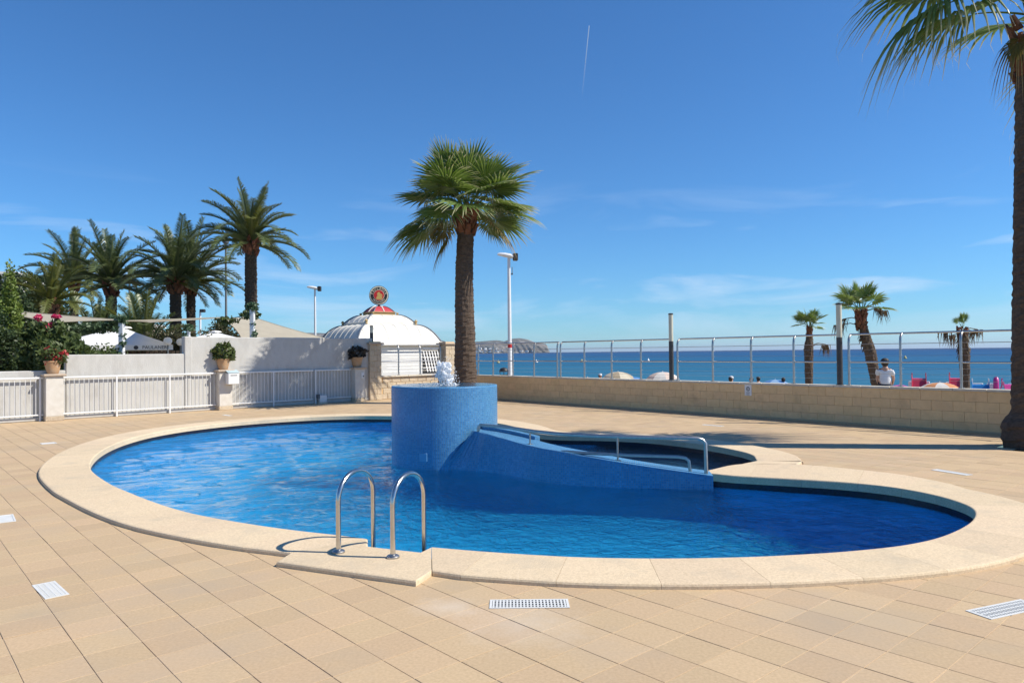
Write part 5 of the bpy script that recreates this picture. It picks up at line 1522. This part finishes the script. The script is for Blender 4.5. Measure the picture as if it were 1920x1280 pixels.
def parasol(loc, half, ztop, zed, rz, label, text=None, square=True, val=.17):
    t = thing('big_parasol', loc, label, 'parasol', 'white parasols behind the wall', rz)
    MB().tube([(0, 0, 0), (0, 0, ztop - .05)], .035, 10).build('pole', M['grey_pole'], t)
    n = 9; m = MB(); c = [(-half, -half), (half, -half), (half, half), (-half, half)]
    for k in range(4):
        a, b = c[k], c[(k + 1) % 4]; rows = []
        for i in range(n):
            u = i / (n - 1); row = []
            for j in range(n):
                v = j / (n - 1); x = (a[0] + (b[0] - a[0]) * v) * u; y = (a[1] + (b[1] - a[1]) * v) * u
                row.append((x, y, ztop + (zed - ztop) * (u ** .92) - .10 * math.sin(pi * v) * u * math.sin(pi * min(u, .999)) ))
            rows.append(row)
        vs = [p for r_ in rows for p in r_]
        m.add(vs, [(i * n + j, i * n + j + 1, (i + 1) * n + j + 1, (i + 1) * n + j) for i in range(n - 1) for j in range(n - 1)])
    m.build('canopy', M['white_canvas'], t, smooth=30, recalc=False)
    v = MB()
    for k in range(4):
        a, b = c[k], c[(k + 1) % 4]
        v.poly([(a[0], a[1], zed), (b[0], b[1], zed), (b[0] * 1.005, b[1] * 1.005, zed - val), (a[0] * 1.005, a[1] * 1.005, zed - val)])
    vo = v.build('valance', M['white_canvas'], t, recalc=False)
    MB().lathe([(.0, 0), (.28, -.04), (.34, -.10)], 4, (0, 0, ztop + .07), cap=False).build('vent_cap', M['white_canvas'], t)
    for k in range(4): MB().tube([(0, 0, ztop - .1), (c[k][0], c[k][1], zed - .02)], .014, 5).build('rib', M['grey_pole'], t)
    if text:
        o = link('lettering', text_mesh(text, .185, M['ink'], .001), vo, (half * .62, -half * 1.006 - .004, zed - val * .52)); o.rotation_euler = (pi / 2, 0, 0)
        e_ = MB(); e_.poly([(half * .62 - .68 + .085 * math.cos(2 * pi * k / 16), -half * 1.006 - .004, zed - val * .52 + .08 * math.sin(2 * pi * k / 16)) for k in range(16)])
        e_.build('round_emblem', M['ink'], vo)
    return t
parasol((-16.4, 30.6, 0), 1.78, 2.88, 2.12, R(29), 'big square white parasol with dark lettering on its edge behind the left white post', 'PAULANER', val=.2)
parasol((-18.4, 32.5, 0), 1.9, 2.80, 2.22, R(40), 'white parasol partly hidden behind the big lettered parasol')
parasol((-15.0, 36.6, 0), 1.7, 2.86, 2.35, R(25), 'white parasol peeking over the wall between the middle palm trunks')
for x, y, z, lb in ((-14.0, 29.5, 2.36, 'white globe lamp right of the big parasol tip'), (-14.4, 31.5, 2.36, 'white globe lamp beside the end of the taller wall')):
    t = thing('globe_lamp', (x, y, 0), lb, 'lamp', 'white globe lamps behind the wall')
    MB().lathe([(.0, -.16), (.09, -.14), (.155, -.05), (.165, .02), (.14, .10), (.08, .15), (0, .165)], 16, (0, 0, z - .1), cap=False).build('globe', M['white_plastic'], t, smooth=True)
    MB().tube([(0, 0, 0), (0, 0, z - .25)], .03, 8).build('pole', M['grey_pole'], t)
t = thing('shade_boards', (-17.0, 33.6, 0), 'added dark boards standing in for the shade beneath the white parasols', 'screen')
sl_ = MB().box((0, 0, .95), (.14, .03, 1.9)).mesh('board', surf('shade_dark_boards', (.10, .07, .05), (.06, .045, .035), rough=.9, rand=.3))  # added boards, coloured dark to imitate the shade under the parasols
for k in range(26): inst('board', sl_, t, (-2.5 + k * .2, rnd.uniform(-.01, .01), 0), (0, 0, .1))
MB().box((0, .04, 1.5), (5.2, .05, .08), rz=.0).build('rail', M['branch'], t)

# ------------------------------------------------------------------ street lamps
def street_lamp(loc, h, label, rz, r=.095, sensor=True):
    t = thing('street_lamp', loc, label, 'street lamp', 'white promenade lamps', rz)
    MB().lathe([(.16, 0), (.16, .03), (r * 1.15, .05), (r, 1.0), (r * .68, h)], 14).build('pole', M['white_pole'], t, smooth=40)
    hd = MB(); n = 10
    P = [(-.52, .04, .05, .05), (-.42, .06, .10, .09), (-.2, .075, .14, .12), (.05, .08, .16, .12), (.18, .06, .15, .10)]
    vs = []
    for (x, z, w, hh) in P:
        for k in range(n):
            a = 2 * pi * k / n; vs.append((x, w * math.cos(a), h + z + hh * .8 * math.sin(a) - x * .0))
    hd.add(vs, [(i * n + k, i * n + (k + 1) % n, (i + 1) * n + (k + 1) % n, (i + 1) * n + k) for i in range(len(P) - 1) for k in range(n)] + [tuple(range(n))[::-1], tuple(range((len(P) - 1) * n, len(P) * n))])
    ho = hd.build('lamp_head', M['white_pole'], t, smooth=40); ho.rotation_euler = (0, R(12), 0); ho.location = (-h * math.sin(R(12)), 0, h - h * math.cos(R(12)))
    MB().box((.29, 0, h + .02), (.22, .30, .32), rz=0, bev=.03).build('floodlight', M['black'], t)
    MB().box((.2, 0, h - .02), (.3, .05, .05)).build('bracket', M['white_pole'], t)
    if sensor:
        b = MB().tube([(.1, 0, h - .75), (.14, 0, h - .75), (.14, 0, h - .42)], .018, 6).box((.13, 0, h - .73), (.08, .06, .07)); b.build('sensor', M['grey_pole'], t)
    return t
street_lamp((-.10, 32, 0), 5.85, 'tall white lamp pole with a pale head right of the tall fan palm', R(4))
MB().lathe([(.088, 1.72), (.092, 1.74), (.092, 2.12), (.088, 2.14)], 14).build('notice_band', M['cloth_white'], bpy.data.objects['street_lamp'])
MB().lathe([(.0945, 1.86), (.0945, 2.02)], 14, cap=False).build('red_band', M['emblem_red'], bpy.data.objects['street_lamp'])
street_lamp((-12.75, 47, 0), 5.9, 'white lamp pole with a black floodlight left of the white pavilion', R(4), .085, False)
t = thing('street_lamp', (-15.9, 37, 0), 'low white lamp with a black floodlight half hidden behind palm trunks', 'street lamp', 'white promenade lamps')
MB().lathe([(.06, 0), (.05, 3.9)], 10).build('pole', M['white_pole'], t)
MB().box((.12, 0, 3.95), (.26, .2, .16), rz=0, bev=.03).build('floodlight', M['black'], t)
def dark_lamp(loc, h, label):
    t = thing('lamp_pole', loc, label, 'lamp post', 'grey lamp poles among the palms')
    MB().lathe([(.13, 0), (.12, 1.2), (.085, 1.25), (.065, h)], 12).build('pole', M['grey_pole'], t, smooth=40)
    MB().lathe([(.07, h), (.20, h + .12), (.26, h + .42), (.12, h + .52), (.05, h + .6)], 14).build('lantern', M['grey_pole'], t, smooth=30)
dark_lamp((-19.7, 50, 0), 9.3, 'tall grey lamp pole left of the tallest palm')
dark_lamp((-29.0, 55, 0), 8.0, 'thin grey lamp pole right of the broad crowned palm')

# ------------------------------------------------------------------ far buildings
def block_house(loc, size, floors, bays, rz, label, wallm, balcony=True, base=0):
    t = thing('apartment_building', loc, label, 'building', None, rz)
    Wd, Dp, Ht = size
    MB().box((0, 0, Ht / 2), (Wd, Dp, Ht)).build('wall', M[wallm], t)
    MB().box((0, 0, Ht + .15), (Wd + .5, Dp + .5, .3)).build('roof', M['house_white'], t)
    fh = Ht / floors
    wm_ = MB().box((0, 0, 0), (Wd / bays * .46, .10, fh * .5)).mesh('window', M['window_dark'])
    fm_ = MB().box((0, -.02, -fh * .27), (Wd / bays * .52, .16, .08)).mesh('sill', M['house_white'])
    for f in range(floors):
        z = fh * (f + .55)
        for b in range(bays):
            w_ = inst('window', wm_, t, (-Wd / 2 + (b + .5) * Wd / bays, -Dp / 2 - .02, z)); inst('sill', fm_, w_)
        if balcony and f:
            bo_ = MB().box((0, -Dp / 2 - .6, fh * f + .05), (Wd * .94, 1.2, .18)).box((0, -Dp / 2 - 1.17, fh * f + .55), (Wd * .94, .08, .85)).build('balcony', M['house_white'], t)
    return t
block_house((-40.5, 72, 0), (8.5, 8, 4.6), 2, 4, R(8), 'low beige building with balconies seen under the sail left of the big parasol', 'house_beige')
block_house((-57.6, 84, 0), (3.6, 8, 10.9), 4, 3, R(10), 'far pale building whose roof shows above the dark trees at the left edge', 'house_white')

# ------------------------------------------------------------------ headland with villas, low coast behind the pavilion
def headland(name, prof, y0, depth, seed, base=-3.0):
    """prof: (x, top z) at distance y0; ridge with a seaward slope"""
    rng = np.random.default_rng(seed)
    xs_ = np.linspace(prof[0][0], prof[-1][0], 170)
    top = np.interp(xs_, [p[0] for p in prof], [p[1] for p in prof])
    nrow = 26; V = []
    base_n = sum(np.sin(xs_ * f + rng.uniform(0, 6)) * a for f, a in ((.02, 1.0), (.05, .6), (.13, .35), (.31, .2)))
    for r in range(nrow):
        v = r / (nrow - 1)
        n = sum(np.sin(xs_ * f + v * g + rng.uniform(0, .4)) * a for f, g, a in ((.012, 3, 1.0), (.03, 7, .6), (.08, 11, .4), (.19, 17, .25)))
        z = base + (top - base) * (np.sin(v * pi / 2) ** .8) * (1 + .02 * n * (1 - v)) + base_n * .4 * v
        y = y0 + depth * v + 40 * n * (1 - v) * .6
        V.append(np.stack([xs_, y, np.maximum(z, base)], 1))
    for r in (1, 2):
        V.append(np.stack([xs_, np.full_like(xs_, y0 + depth * (1 + r * .5)), base + (top - base) * (1 - r * .5)], 1))
    V = np.concatenate(V); nx_ = len(xs_); nr_ = nrow + 2
    i, j = np.meshgrid(np.arange(nr_ - 1), np.arange(nx_ - 1), indexing='ij')
    Fq = np.stack([i * nx_ + j, i * nx_ + j + 1, (i + 1) * nx_ + j + 1, (i + 1) * nx_ + j], -1).reshape(-1, 4)
    return tag(link(name, np_mesh(name, V, Fq, M['rock'], smooth=False)), kind='structure')
K = 4200 / 1360
headland('headland', [((840 - 960) * K, 30), ((880 - 960) * K, 68), ((905 - 960) * K, 72), ((930 - 960) * K, 78), ((945 - 960) * K, 70), ((958 - 960) * K, 84), ((975 - 960) * K, 88), ((990 - 960) * K, 80), ((1005 - 960) * K, 62), ((1018 - 960) * K, 56), ((1026 - 960) * K, 52), ((1029 - 960) * K, 20), ((1031 - 960) * K, -3)], 4100, 260, 3)
headland('far_hills', [((380 - 960) * K, 120), ((480 - 960) * K, 150), ((560 - 960) * K, 142), ((600 - 960) * K, 132), ((640 - 960) * K, 115), ((760 - 960) * K, 80), ((850 - 960) * K, 58), ((900 - 960) * K, 40)], 4300, 400, 4)
hr_ = random.Random(8)
hm = MB().box((0, 0, 3.5), (13, 9, 7)).box((3, 0, 8), (6, 8, 2.4)).mesh('villa', M['house_white'])
for k in range(34):
    u_ = hr_.uniform(893, 1000) if k < 26 else hr_.uniform(893, 920); z = hr_.uniform(3, 22 if u_ < 960 else 14)
    yv = 4085 + hr_.uniform(-20, 10) + z * 1.3 - 30
    tag(inst('villa', hm, None, ((u_ - 960) * 4050 / 1360, yv, z), (0, 0, hr_.uniform(-.5, .5)), (hr_.uniform(.6, 1.1),) * 3), 'tiny white villa at the foot of the distant headland', 'house', 'white villas at the foot of the headland')

# ------------------------------------------------------------------ beach: umbrellas, bin, boats, buoys
def sand_z(x, y):
    s = (x - WO.x) * WN.x + (y - WO.y) * WN.y
    P = [(8.62, -.85), (20, -1.15), (44, -1.78), (75, -3.2)]
    if s < 8.62: return -.03
    for (a, za), (b, zb) in zip(P, P[1:]):
        if s <= b: return za + (zb - za) * (s - a) / (b - a)
    return -3
def beach_umbrella(x, y, ztop, R_, c1, c2, label, tilt=(0, 0), panels=8):
    z0 = sand_z(x, y); h = ztop - z0
    t = thing('beach_umbrella', (x, y, z0), label, 'beach umbrella', 'umbrellas on the beach')
    MB().tube([(0, 0, -.1), (0, 0, h + .06)], .018, 8).build('pole', M['white_pole'], t)
    for par, c in ((0, c1), (1, c2)):
        m = MB()
        for k in range(par, panels, 2):
            a0, a1 = 2 * pi * k / panels, 2 * pi * (k + 1) / panels; n = 5; rows = []
            for i in range(n):
                u = i / (n - 1); th = u * 1.15
                for a in (a0, (a0 + a1) / 2, a1):
                    q = R_ * math.sin(th) / math.sin(1.15) * (1 if a != (a0 + a1) / 2 else .955)
                    z = h - R_ * .42 * (1 - math.cos(th)) / (1 - math.cos(1.15))
                    rows.append((q * math.cos(a), q * math.sin(a), z))
            m.add(rows, [(i * 3 + j, i * 3 + j + 1, (i + 1) * 3 + j + 1, (i + 1) * 3 + j) for i in range(n - 1) for j in range(2)])
        o = m.build('canopy_panels', c, t, recalc=False); o.rotation_euler = (tilt[0], tilt[1], 0)
        o.location = (-h * math.sin(tilt[1]), h * math.sin(tilt[0]), 0)
    return t
cm = lambda n, c: surf(n, c, tuple(v * .88 for v in c), rough=.8, scale=4, transl=.25)
cream, tan_, pinkish, sky_b, red_, org, whit, yel = cm('cream_cloth', (.68, .62, .48), ), cm('tan_cloth', (.48, .40, .28)), cm('pale_pink_cloth', (.74, .60, .52)), cm('blue_cloth', (.10, .28, .62)), cm('red_cloth', (.62, .12, .14)), cm('orange_cloth', (.72, .32, .14)), cm('white_cloth', (.76, .74, .70)), cm('yellow_cloth', (.72, .62, .30))
beach_umbrella(6.55, 45, .40, 1.0, cream, tan_, 'cream and tan striped beach umbrella above the wall left of centre railing post')
beach_umbrella(8.80, 42.5, .43, .98, pinkish, whit, 'pale pink beach umbrella just left of the first light post')
beach_umbrella(4.55, 44, .10, .9, red_, yel, 'low red and yellow beach umbrella left of the striped one')
beach_umbrella(7.7, 46.5, .02, .9, sky_b, sky_b, 'blue beach umbrella peeking out beside the cream striped one')
beach_umbrella(15.2, 42, -.07, .95, sky_b, cm('light_blue_cloth', (.30, .48, .72)), 'blue beach umbrella barely above the wall right of the notice plate')
beach_umbrella(20.6, 35, -.0, 1.05, org, whit, 'orange and white beach umbrella before the red slides')
beach_umbrella(17.6, 33, .0, .55, M['magenta_plastic'], M['magenta_plastic'], 'small bright magenta sunshade right of the seated person')
t = thing('litter_bin', (-.35, 30, 0), 'black litter bin with a domed lid beside the tall white lamp pole', 'bin')
MB().lathe([(.14, 0), (.16, .02), (.17, .72), (.18, .74)], 18).build('body', M['black'], t, smooth=40)
MB().lathe([(.19, .86), (.19, .92), (.14, 1.0), (.03, 1.04)], 18).build('lid', M['black'], t, smooth=40)
m = MB()
for k in range(4): m.tube([(.15 * math.cos(k * pi / 2), .15 * math.sin(k * pi / 2), .72), (.17 * math.cos(k * pi / 2), .17 * math.sin(k * pi / 2), .88)], .012, 5)
m.build('lid_support', M['black'], t)

def pedal_boat(x, y, rz, hull, label, ztop, chutes, loop=None):
    z0 = sand_z(x, y); t = thing('pedal_boat', (x, y, z0), label, 'pedal boat', 'pedal boats with slides on the beach', rz)
    m = MB()
    for sy in (-.55, .55):
        m.tube([(-1.6, sy, .34), (-1.45, sy, .28), (0, sy, .25), (1.3, sy, .28), (1.65, sy, .42)], [.08, .24, .28, .24, .06], 10)
    m.box((0, 0, .46), (2.2, 1.2, .12), bev=.03)
    m.build('hull', M[hull], t, smooth=40)
    for sy in (-.3, .3): MB().box((-.2, sy, .70), (.5, .45, .10), bev=.03).box((-.48, sy, .92), (.1, .45, .45), bev=.03).build('seat', M['white_plastic'], t)
    h = ztop - z0
    for (cx, cy, rot, c, wd) in chutes:
        P = [(0, h), (.25, h - .04), (.62, h - .55), (1.0, h - 1.05), (1.35, h - 1.35)]
        c_ = MB(); vs = []
        for (px, pz) in P:
            for (yy, zz) in ((-wd / 2, .20), (-wd / 2 + .03, .20), (-wd / 2 + .05, .03), (wd / 2 - .05, .03), (wd / 2 - .03, .20), (wd / 2, .20), (wd / 2 - .02, -.02), (-wd / 2 + .02, -.02)):
                vs.append((px, yy, pz + zz))
        c_.add(vs, [(i * 8 + k, i * 8 + (k + 1) % 8, (i + 1) * 8 + (k + 1) % 8, (i + 1) * 8 + k) for i in range(len(P) - 1) for k in range(8)] + [tuple(range(8)), tuple(range(32, 40))])
        o = c_.build('slide', M[c], t, smooth=30); o.location = (cx, cy, 0); o.rotation_euler = (0, 0, rot)
        l = MB()
        for sy in (-wd / 2 + .03, wd / 2 - .03): l.tube([(-.45, sy, .5), (-.02, sy, h), (.0, sy, h + .32), (.12, sy, h + .30)], .025, 6)
        for q in range(4): l.tube([(-.45 + .1 * q, -wd / 2 + .03, .5 + (h - .5) * (q + .6) / 4.6), (-.45 + .1 * q, wd / 2 - .03, .5 + (h - .5) * (q + .6) / 4.6)], .018, 6)
        lo_ = l.build('ladder', M[c if c != 'blue_plastic' else 'white_plastic'], t); lo_.location = (cx, cy, 0); lo_.rotation_euler = (0, 0, rot)
    if loop:
        MB().tube([(loop[0] + .0, loop[1], .5), (loop[0] - .1, loop[1], h * .6), (loop[0] - .02, loop[1], h + .16), (loop[0] + .16, loop[1], h + .30), (loop[0] + .3, loop[1], h + .1), (loop[0] + .2, loop[1], h * .55), (loop[0] + .15, loop[1], .5)], .12, 10).build('arched_tube', M['magenta_plastic'], t, smooth=60)
    return t
pedal_boat(22.4, 40, R(-119), 'red_plastic', 'pedal boat with a red slide facing the camera behind the orange umbrella', -.02, [(.1, 0, 0, 'red_plastic', .72)])
pedal_boat(23.75, 38.8, R(-121), 'red_plastic', 'pedal boat with a red slide half hidden by the bare beach palm', .02, [(.1, 0, 0, 'red_plastic', .72)])
pedal_boat(23.7, 36.4, R(-122), 'magenta_plastic', 'pedal boat with a blue slide and magenta arched tube right of the bare palm', -.22, [(.1, -.2, 0, 'blue_plastic', .75)], (.1, .45))
pedal_boat(25.15, 36.2, R(-140), 'magenta_plastic', 'pedal boat with a magenta slide and pink rungs near the right edge', -.22, [(.1, -.25, R(35), 'magenta_plastic', .8)])
pedal_boat(26.3, 36.6, R(-124), 'blue_plastic', 'pedal boat with a blue slide closest to the right palm trunk', -.24, [(.1, 0, 0, 'blue_plastic', .75)])
for i, (x, y, c, lb) in enumerate(((-4.6, 240, 'yel', 'tiny pale buoy on the sea just right of the tall palm'), (8.0, 240, 'w', 'tiny pale buoy on the sea beyond the double railing post'), (23, 240, 'yel', 'tiny pale buoy on the sea left of the pink umbrella'), (45, 240, 'w', 'tiny pale buoy on the sea at the first light post'), (130, 240, 'yel', 'tiny yellow buoy on the sea near the leaning palm'))):
    t = thing('buoy', (x, y, -1.76), lb, 'buoy', 'buoys in the bay')
    MB().lathe([(.1, -.3), (.55, -.1), (.55, .2), (.3, .55), (.12, 1.0), (.03, 1.05)], 12).build('float', {'yel': yel, 'w': M['white_plastic']}[c], t, smooth=40)
    MB().lathe([(.57, .0), (.58, .06), (.57, .12)], 12).build('band', M['black'], t)

# ------------------------------------------------------------------ people
def skin_body(name, joints, bones, mat, parent, sub=2):
    me = bpy.data.meshes.new(name); me.from_pydata([j[0] for j in joints], bones, [])
    o = bpy.data.objects.new(name, me); COL.objects.link(o); o.parent = parent
    md = o.modifiers.new('skin', 'SKIN'); md.use_smooth_shade = True
    if not me.skin_vertices: raise RuntimeError('no skin layer')
    for i, j in enumerate(joints):
        r = j[1]; me.skin_vertices[0].data[i].radius = r if isinstance(r, tuple) else (r, r)
        me.skin_vertices[0].data[i].use_root = (i == 0)
    o.modifiers.new('sub', 'SUBSURF').levels = sub; o.modifiers['sub'].render_levels = sub
    bpy.context.view_layer.update()
    m2 = bpy.data.meshes.new_from_object(o.evaluated_get(bpy.context.evaluated_depsgraph_get()))
    o.modifiers.clear(); o.data = m2; bpy.data.meshes.remove(me); m2.name = name
    m2.materials.clear(); m2.materials.append(mat)
    m2.polygons.foreach_set('use_smooth', [True] * len(m2.polygons)); return o
def hand(m_pts): pass
def person(loc, rz, label, pose, top=None, hair='hair_dark', cap=None, lower='cloth_dark', s=1.0):
    """pose: 'sit' (seat height .45) or 'stand'; faces +x locally"""
    t = thing('person', loc, label, 'person', None, rz); t.scale = (s, s, s)
    b = .47 if pose == 'sit' else .92                     # hip height
    lean = .05
    J = [((0, 0, b), (.15, .11)), ((lean * .3, 0, b + .18), (.145, .10)), ((lean, 0, b + .38), (.165, .115)), ((lean * .9, 0, b + .50), (.10, .08)), ((lean + .01, 0, b + .58), .055), ((lean + .03, 0, b + .68), (.085, .095)), ((lean + .035, 0, b + .79), (.075, .09))]
    E_ = [(i, i + 1) for i in range(6)]
    def ext(a, pts):
        k = a
        for p, r in pts:
            J.append((p, r)); E_.append((k, len(J) - 1)); k = len(J) - 1
    for sy in (-1, 1):
        ext(3, [((lean, sy * .17, b + .47), .065), ((lean - .02 + (.10 if pose == 'sit' else 0), sy * .23, b + .22), .048), ((lean + (.27 if pose == 'sit' else .05), sy * .20, b + .06), .036), ((lean + (.34 if pose == 'sit' else .07), sy * .18, b + .02 if pose == 'sit' else b - .06), .03)])
        if pose == 'sit': ext(0, [((.05, sy * .10, b), .10), ((.44, sy * .12, b + .02), .072), ((.46, sy * .12, .12), .048), ((.46, sy * .12, .05), .04), ((.60, sy * .13, .03), .035)])
        else: ext(0, [((0, sy * .10, b - .06), .10), ((.02, sy * .11, .50), .068), ((0, sy * .11, .10), .045), ((0, sy * .11, .05), .04), ((.14, sy * .12, .03), .035)])
    body = skin_body('body', J, E_, M['skin'], t)
    hand_m = MB()
    hx = lean + (.36 if pose == 'sit' else .075); hz = b + .015 if pose == 'sit' else b - .10
    for sy in (-1, 1):
        for q in range(4):
            y0 = sy * .18 + (q - 1.5) * .017
            hand_m.tube([(hx, y0, hz), (hx + (.05 if pose == 'sit' else .01), y0, hz - (.005 if pose == 'sit' else .05)), (hx + (.085 if pose == 'sit' else .0), y0, hz - (.02 if pose == 'sit' else .085))], [.011, .010, .007], 6)
        hand_m.tube([(hx - .02, sy * .18 - sy * .03, hz), (hx + .03, sy * .18 - sy * .055, hz - .01)], [.012, .008], 6)
    # fingers, nose and ears belong to the one skin mesh
    hx2 = lean + .03
    hand_m.lathe([(.004, 0), (.018, -.03), (.012, -.042), (0, -.044)], 6, (hx2 + .098, 0, b + .745))
    for sy in (-1, 1): hand_m.lathe([(0, -.03), (.014, -.015), (.016, .015), (0, .03)], 8, (hx2, sy * .087, b + .73), cap=False)
    hm_ = hand_m.mesh('tmp', M['skin'], True)
    import bmesh as _b
    bm = _b.new(); bm.from_mesh(body.data); bm.from_mesh(hm_); bm.to_mesh(body.data); bm.free()
    body.data.polygons.foreach_set('use_smooth', [True] * len(body.data.polygons))
    f = MB()
    for sy in (-1, 1): f.lathe([(0, -.008), (.010, 0), (0, .008)], 8, (hx2 + .088, sy * .033, b + .748), cap=False)
    f.build('eyes', M['black'], t); MB().box((hx2 + .092, 0, b + .682), (.008, .045, .008)).build('mouth', surf('lips', (.35, .12, .10)), t)
    if top:
        k = 1.14
        TJ = [((0, 0, b - .02), (.17, .13)), ((lean * .3, 0, b + .18), (.168, .12)), ((lean, 0, b + .38), (.19, .135)), ((lean * .9, 0, b + .505), (.115, .09))]
        TE = [(0, 1), (1, 2), (2, 3)]
        for sy in (-1, 1):
            TJ += [((lean, sy * .175, b + .47), .085), ((lean - .01 + (.05 if pose == 'sit' else 0), sy * .225, b + .31), .072)]; n_ = len(TJ); TE += [(3, n_ - 2), (n_ - 2, n_ - 1)]
        skin_body('shirt', TJ, TE, M[top], t)
    if lower:
        LJ = [((0, 0, b + .02), (.165, .125)), ((0, 0, b - .03), (.16, .12))]; LE = [(0, 1)]
        for sy in (-1, 1):
            q = [((.06, sy * .10, b - .01), .118), ((.36, sy * .12, b + .015), .09)] if pose == 'sit' else [((0, sy * .10, b - .12), .112), ((.015, sy * .11, .60), .085)]
            LJ += q; n_ = len(LJ); LE += [(1, n_ - 2), (n_ - 2, n_ - 1)]
        skin_body('shorts', LJ, LE, M[lower], t)
    hc = (hx2 - .015, 0, b + .775)
    if hair:
        h = MB(); bmx = bmesh.new(); bmesh.ops.create_icosphere(bmx, subdivisions=3, radius=1); vs = []
        rg = random.Random(int(abs(loc[0]) * 100))
        for v in bmx.verts:
            q = v.co; kk = 1 + .10 * math.sin(9 * q.x + 2) * math.sin(8 * q.y) + rg.uniform(-.04, .04)
            back = 1.15 if q.x < .2 else .9
            z = q.z * .105 * kk if q.z > 0 else q.z * (.185 if q.x < .1 else .03)
            vs.append((hc[0] - .012 + q.x * .125 * kk * (1 if q.x < 0 else .88), q.y * .118 * kk, hc[2] - .01 + z))
        h.add(vs, [tuple(v.index for v in f_.verts) for f_ in bmx.faces]); bmx.free()
        h.build('hair', M[hair], t, smooth=True)
    if cap:
        c = MB().lathe([(.112, 0), (.112, .03), (.09, .09), (.04, .115), (0, .12)], 18, (hc[0] + .01, 0, hc[2] + .005), cap=False)
        c.poly([(hc[0] + .09, -.07, hc[2] + .02), (hc[0] + .20, -.05, hc[2] + .0), (hc[0] + .20, .05, hc[2] + .0), (hc[0] + .09, .07, hc[2] + .02)])
        c.build('cap', M[cap], t, smooth=40)
    return t
# low sea wall of the promenade, a seat for the person in white
lw = thing('sea_wall', (*wp(10, 8.4), 0), 'low pale wall along the sea edge of the promenade', 'wall')
MB().box((0, 0, .2), (46, .42, .44), rz=WANG, bev=.02).build('wall_body', M['cap'], lw)
px, py = 12.08, 23.5
person((px - .02, py - .02, -.03 + .0), R(62), 'person with dark curly hair in a white shirt sitting with their back to the camera', 'sit', 'cloth_white', s=1.03)
def beach_chair(x, y, rz, label):
    z = sand_z(x, y); t = thing('beach_chair', (x, y, z), label, 'chair', 'beach chairs', rz)
    MB().box((.22, 0, .41), (.5, .46, .04), bev=.01).build('seat', M['blue_plastic'], t)
    MB().box((-.07, 0, .60), (.04, .46, .42), bev=.01).build('backrest', M['blue_plastic'], t)
    lm = MB().tube([(0, 0, 0), (0, 0, .39)], .013, 6).mesh('leg', M['white_metal'])
    for lx in (0, .44):
        for ly in (-.2, .2): inst('leg', lm, t, (lx, ly, 0))
    return z
for x, y, rz, lb, top_, cap_, s_ in (
    (11.15, 37.2, R(20), 'bare shouldered person in a pale cap on the beach right of the first light post', None, 'cloth_white', 1.02),
    (13.55, 41, R(150), 'person in dark clothes on the beach just left of the notice plate', 'cloth_dark', None, .96),
    (14.25, 42, R(100), 'dark haired person in dark clothes on the beach just right of the notice plate', 'cloth_dark', None, .98),
    (15.5, 41.5, R(80), 'dark haired person on the beach right of the blue umbrella', 'cloth_dark', None, .95),
    (5.55, 46, R(-80), 'person in a red top on the beach left of the striped umbrella', 'red_plastic', 'cloth_white', 1.0)):
    z = beach_chair(x, y, rz, 'low blue beach chair under the sitter' + (' left' if 'left of' in lb else ' right') + ' of the ' + lb.split(' of the ')[1])
    person((x, y, z), rz, lb, 'sit', top_, cap=cap_, s=s_)

# ------------------------------------------------------------------ condensation trail
def trailmat():
    m, nt, out = nodes('condensation_trail')
    uv = N(nt, 'ShaderNodeUVMap'); s_ = N(nt, 'ShaderNodeSeparateXYZ', {0: uv.outputs[0]})
    f = N(nt, 'ShaderNodeMapRange', {'Value': s_.outputs['Y'], 'From Min': 0, 'From Max': 1, 'To Min': .02, 'To Max': .55})
    d = N(nt, 'ShaderNodeBsdfDiffuse', {'Color': (.9, .9, .9, 1)}); tl = N(nt, 'ShaderNodeBsdfTranslucent', {'Color': (.9, .9, .9, 1)}); t_ = N(nt, 'ShaderNodeBsdfTransparent')
    a = N(nt, 'ShaderNodeMixShader', {0: .5, 1: d.outputs[0], 2: tl.outputs[0]})
    nt.links.new(N(nt, 'ShaderNodeMixShader', {0: f.outputs[0], 1: t_.outputs[0], 2: a.outputs[0]}).outputs[0], out.inputs[0]); return m
p0 = Vector(((1097 - 960) / 1360 * 9000, 9000, (661 - 180) / 1360 * 9000)); p1 = Vector(((1112 - 960) / 1360 * 9000, 9000, (659 - 44) / 1360 * 9000))
m = MB(); n = 12; side = (p1 - p0).cross(Vector((0, 1, 0))).normalized()
for k in range(n):
    a, b = p0.lerp(p1, k / n), p0.lerp(p1, (k + 1) / n)
    for q in range(6):
        r = 5.0; A0, A1 = 2 * pi * q / 6, 2 * pi * (q + 1) / 6
        o0 = side * r * math.cos(A0) + Vector((0, r * math.sin(A0), 0)); o1 = side * r * math.cos(A1) + Vector((0, r * math.sin(A1), 0))
        m.poly([a + o0, a + o1, b + o1, b + o0], [(0, k / n), (1, k / n), (1, (k + 1) / n), (0, (k + 1) / n)])
ct = m.build('contrail', trailmat(), None)
tag(ct, 'thin white aircraft trail rising in the blue sky right of centre', 'contrail')
# ------------------------------------------------------------------ air: one closed box of thin even haze round everything
def hazemat():
    m, nt, out = nodes('haze')
    v = N(nt, 'ShaderNodeVolumePrincipled', {'Color': (.74, .87, 1.0, 1), 'Density': .00005, 'Anisotropy': .2})
    nt.links.new(v.outputs[0], out.inputs['Volume']); return m
hz = MB().box((0, 0, 68.5), (90000, 90000, 163)).build('haze', hazemat(), None)
tag(hz, kind='stuff')
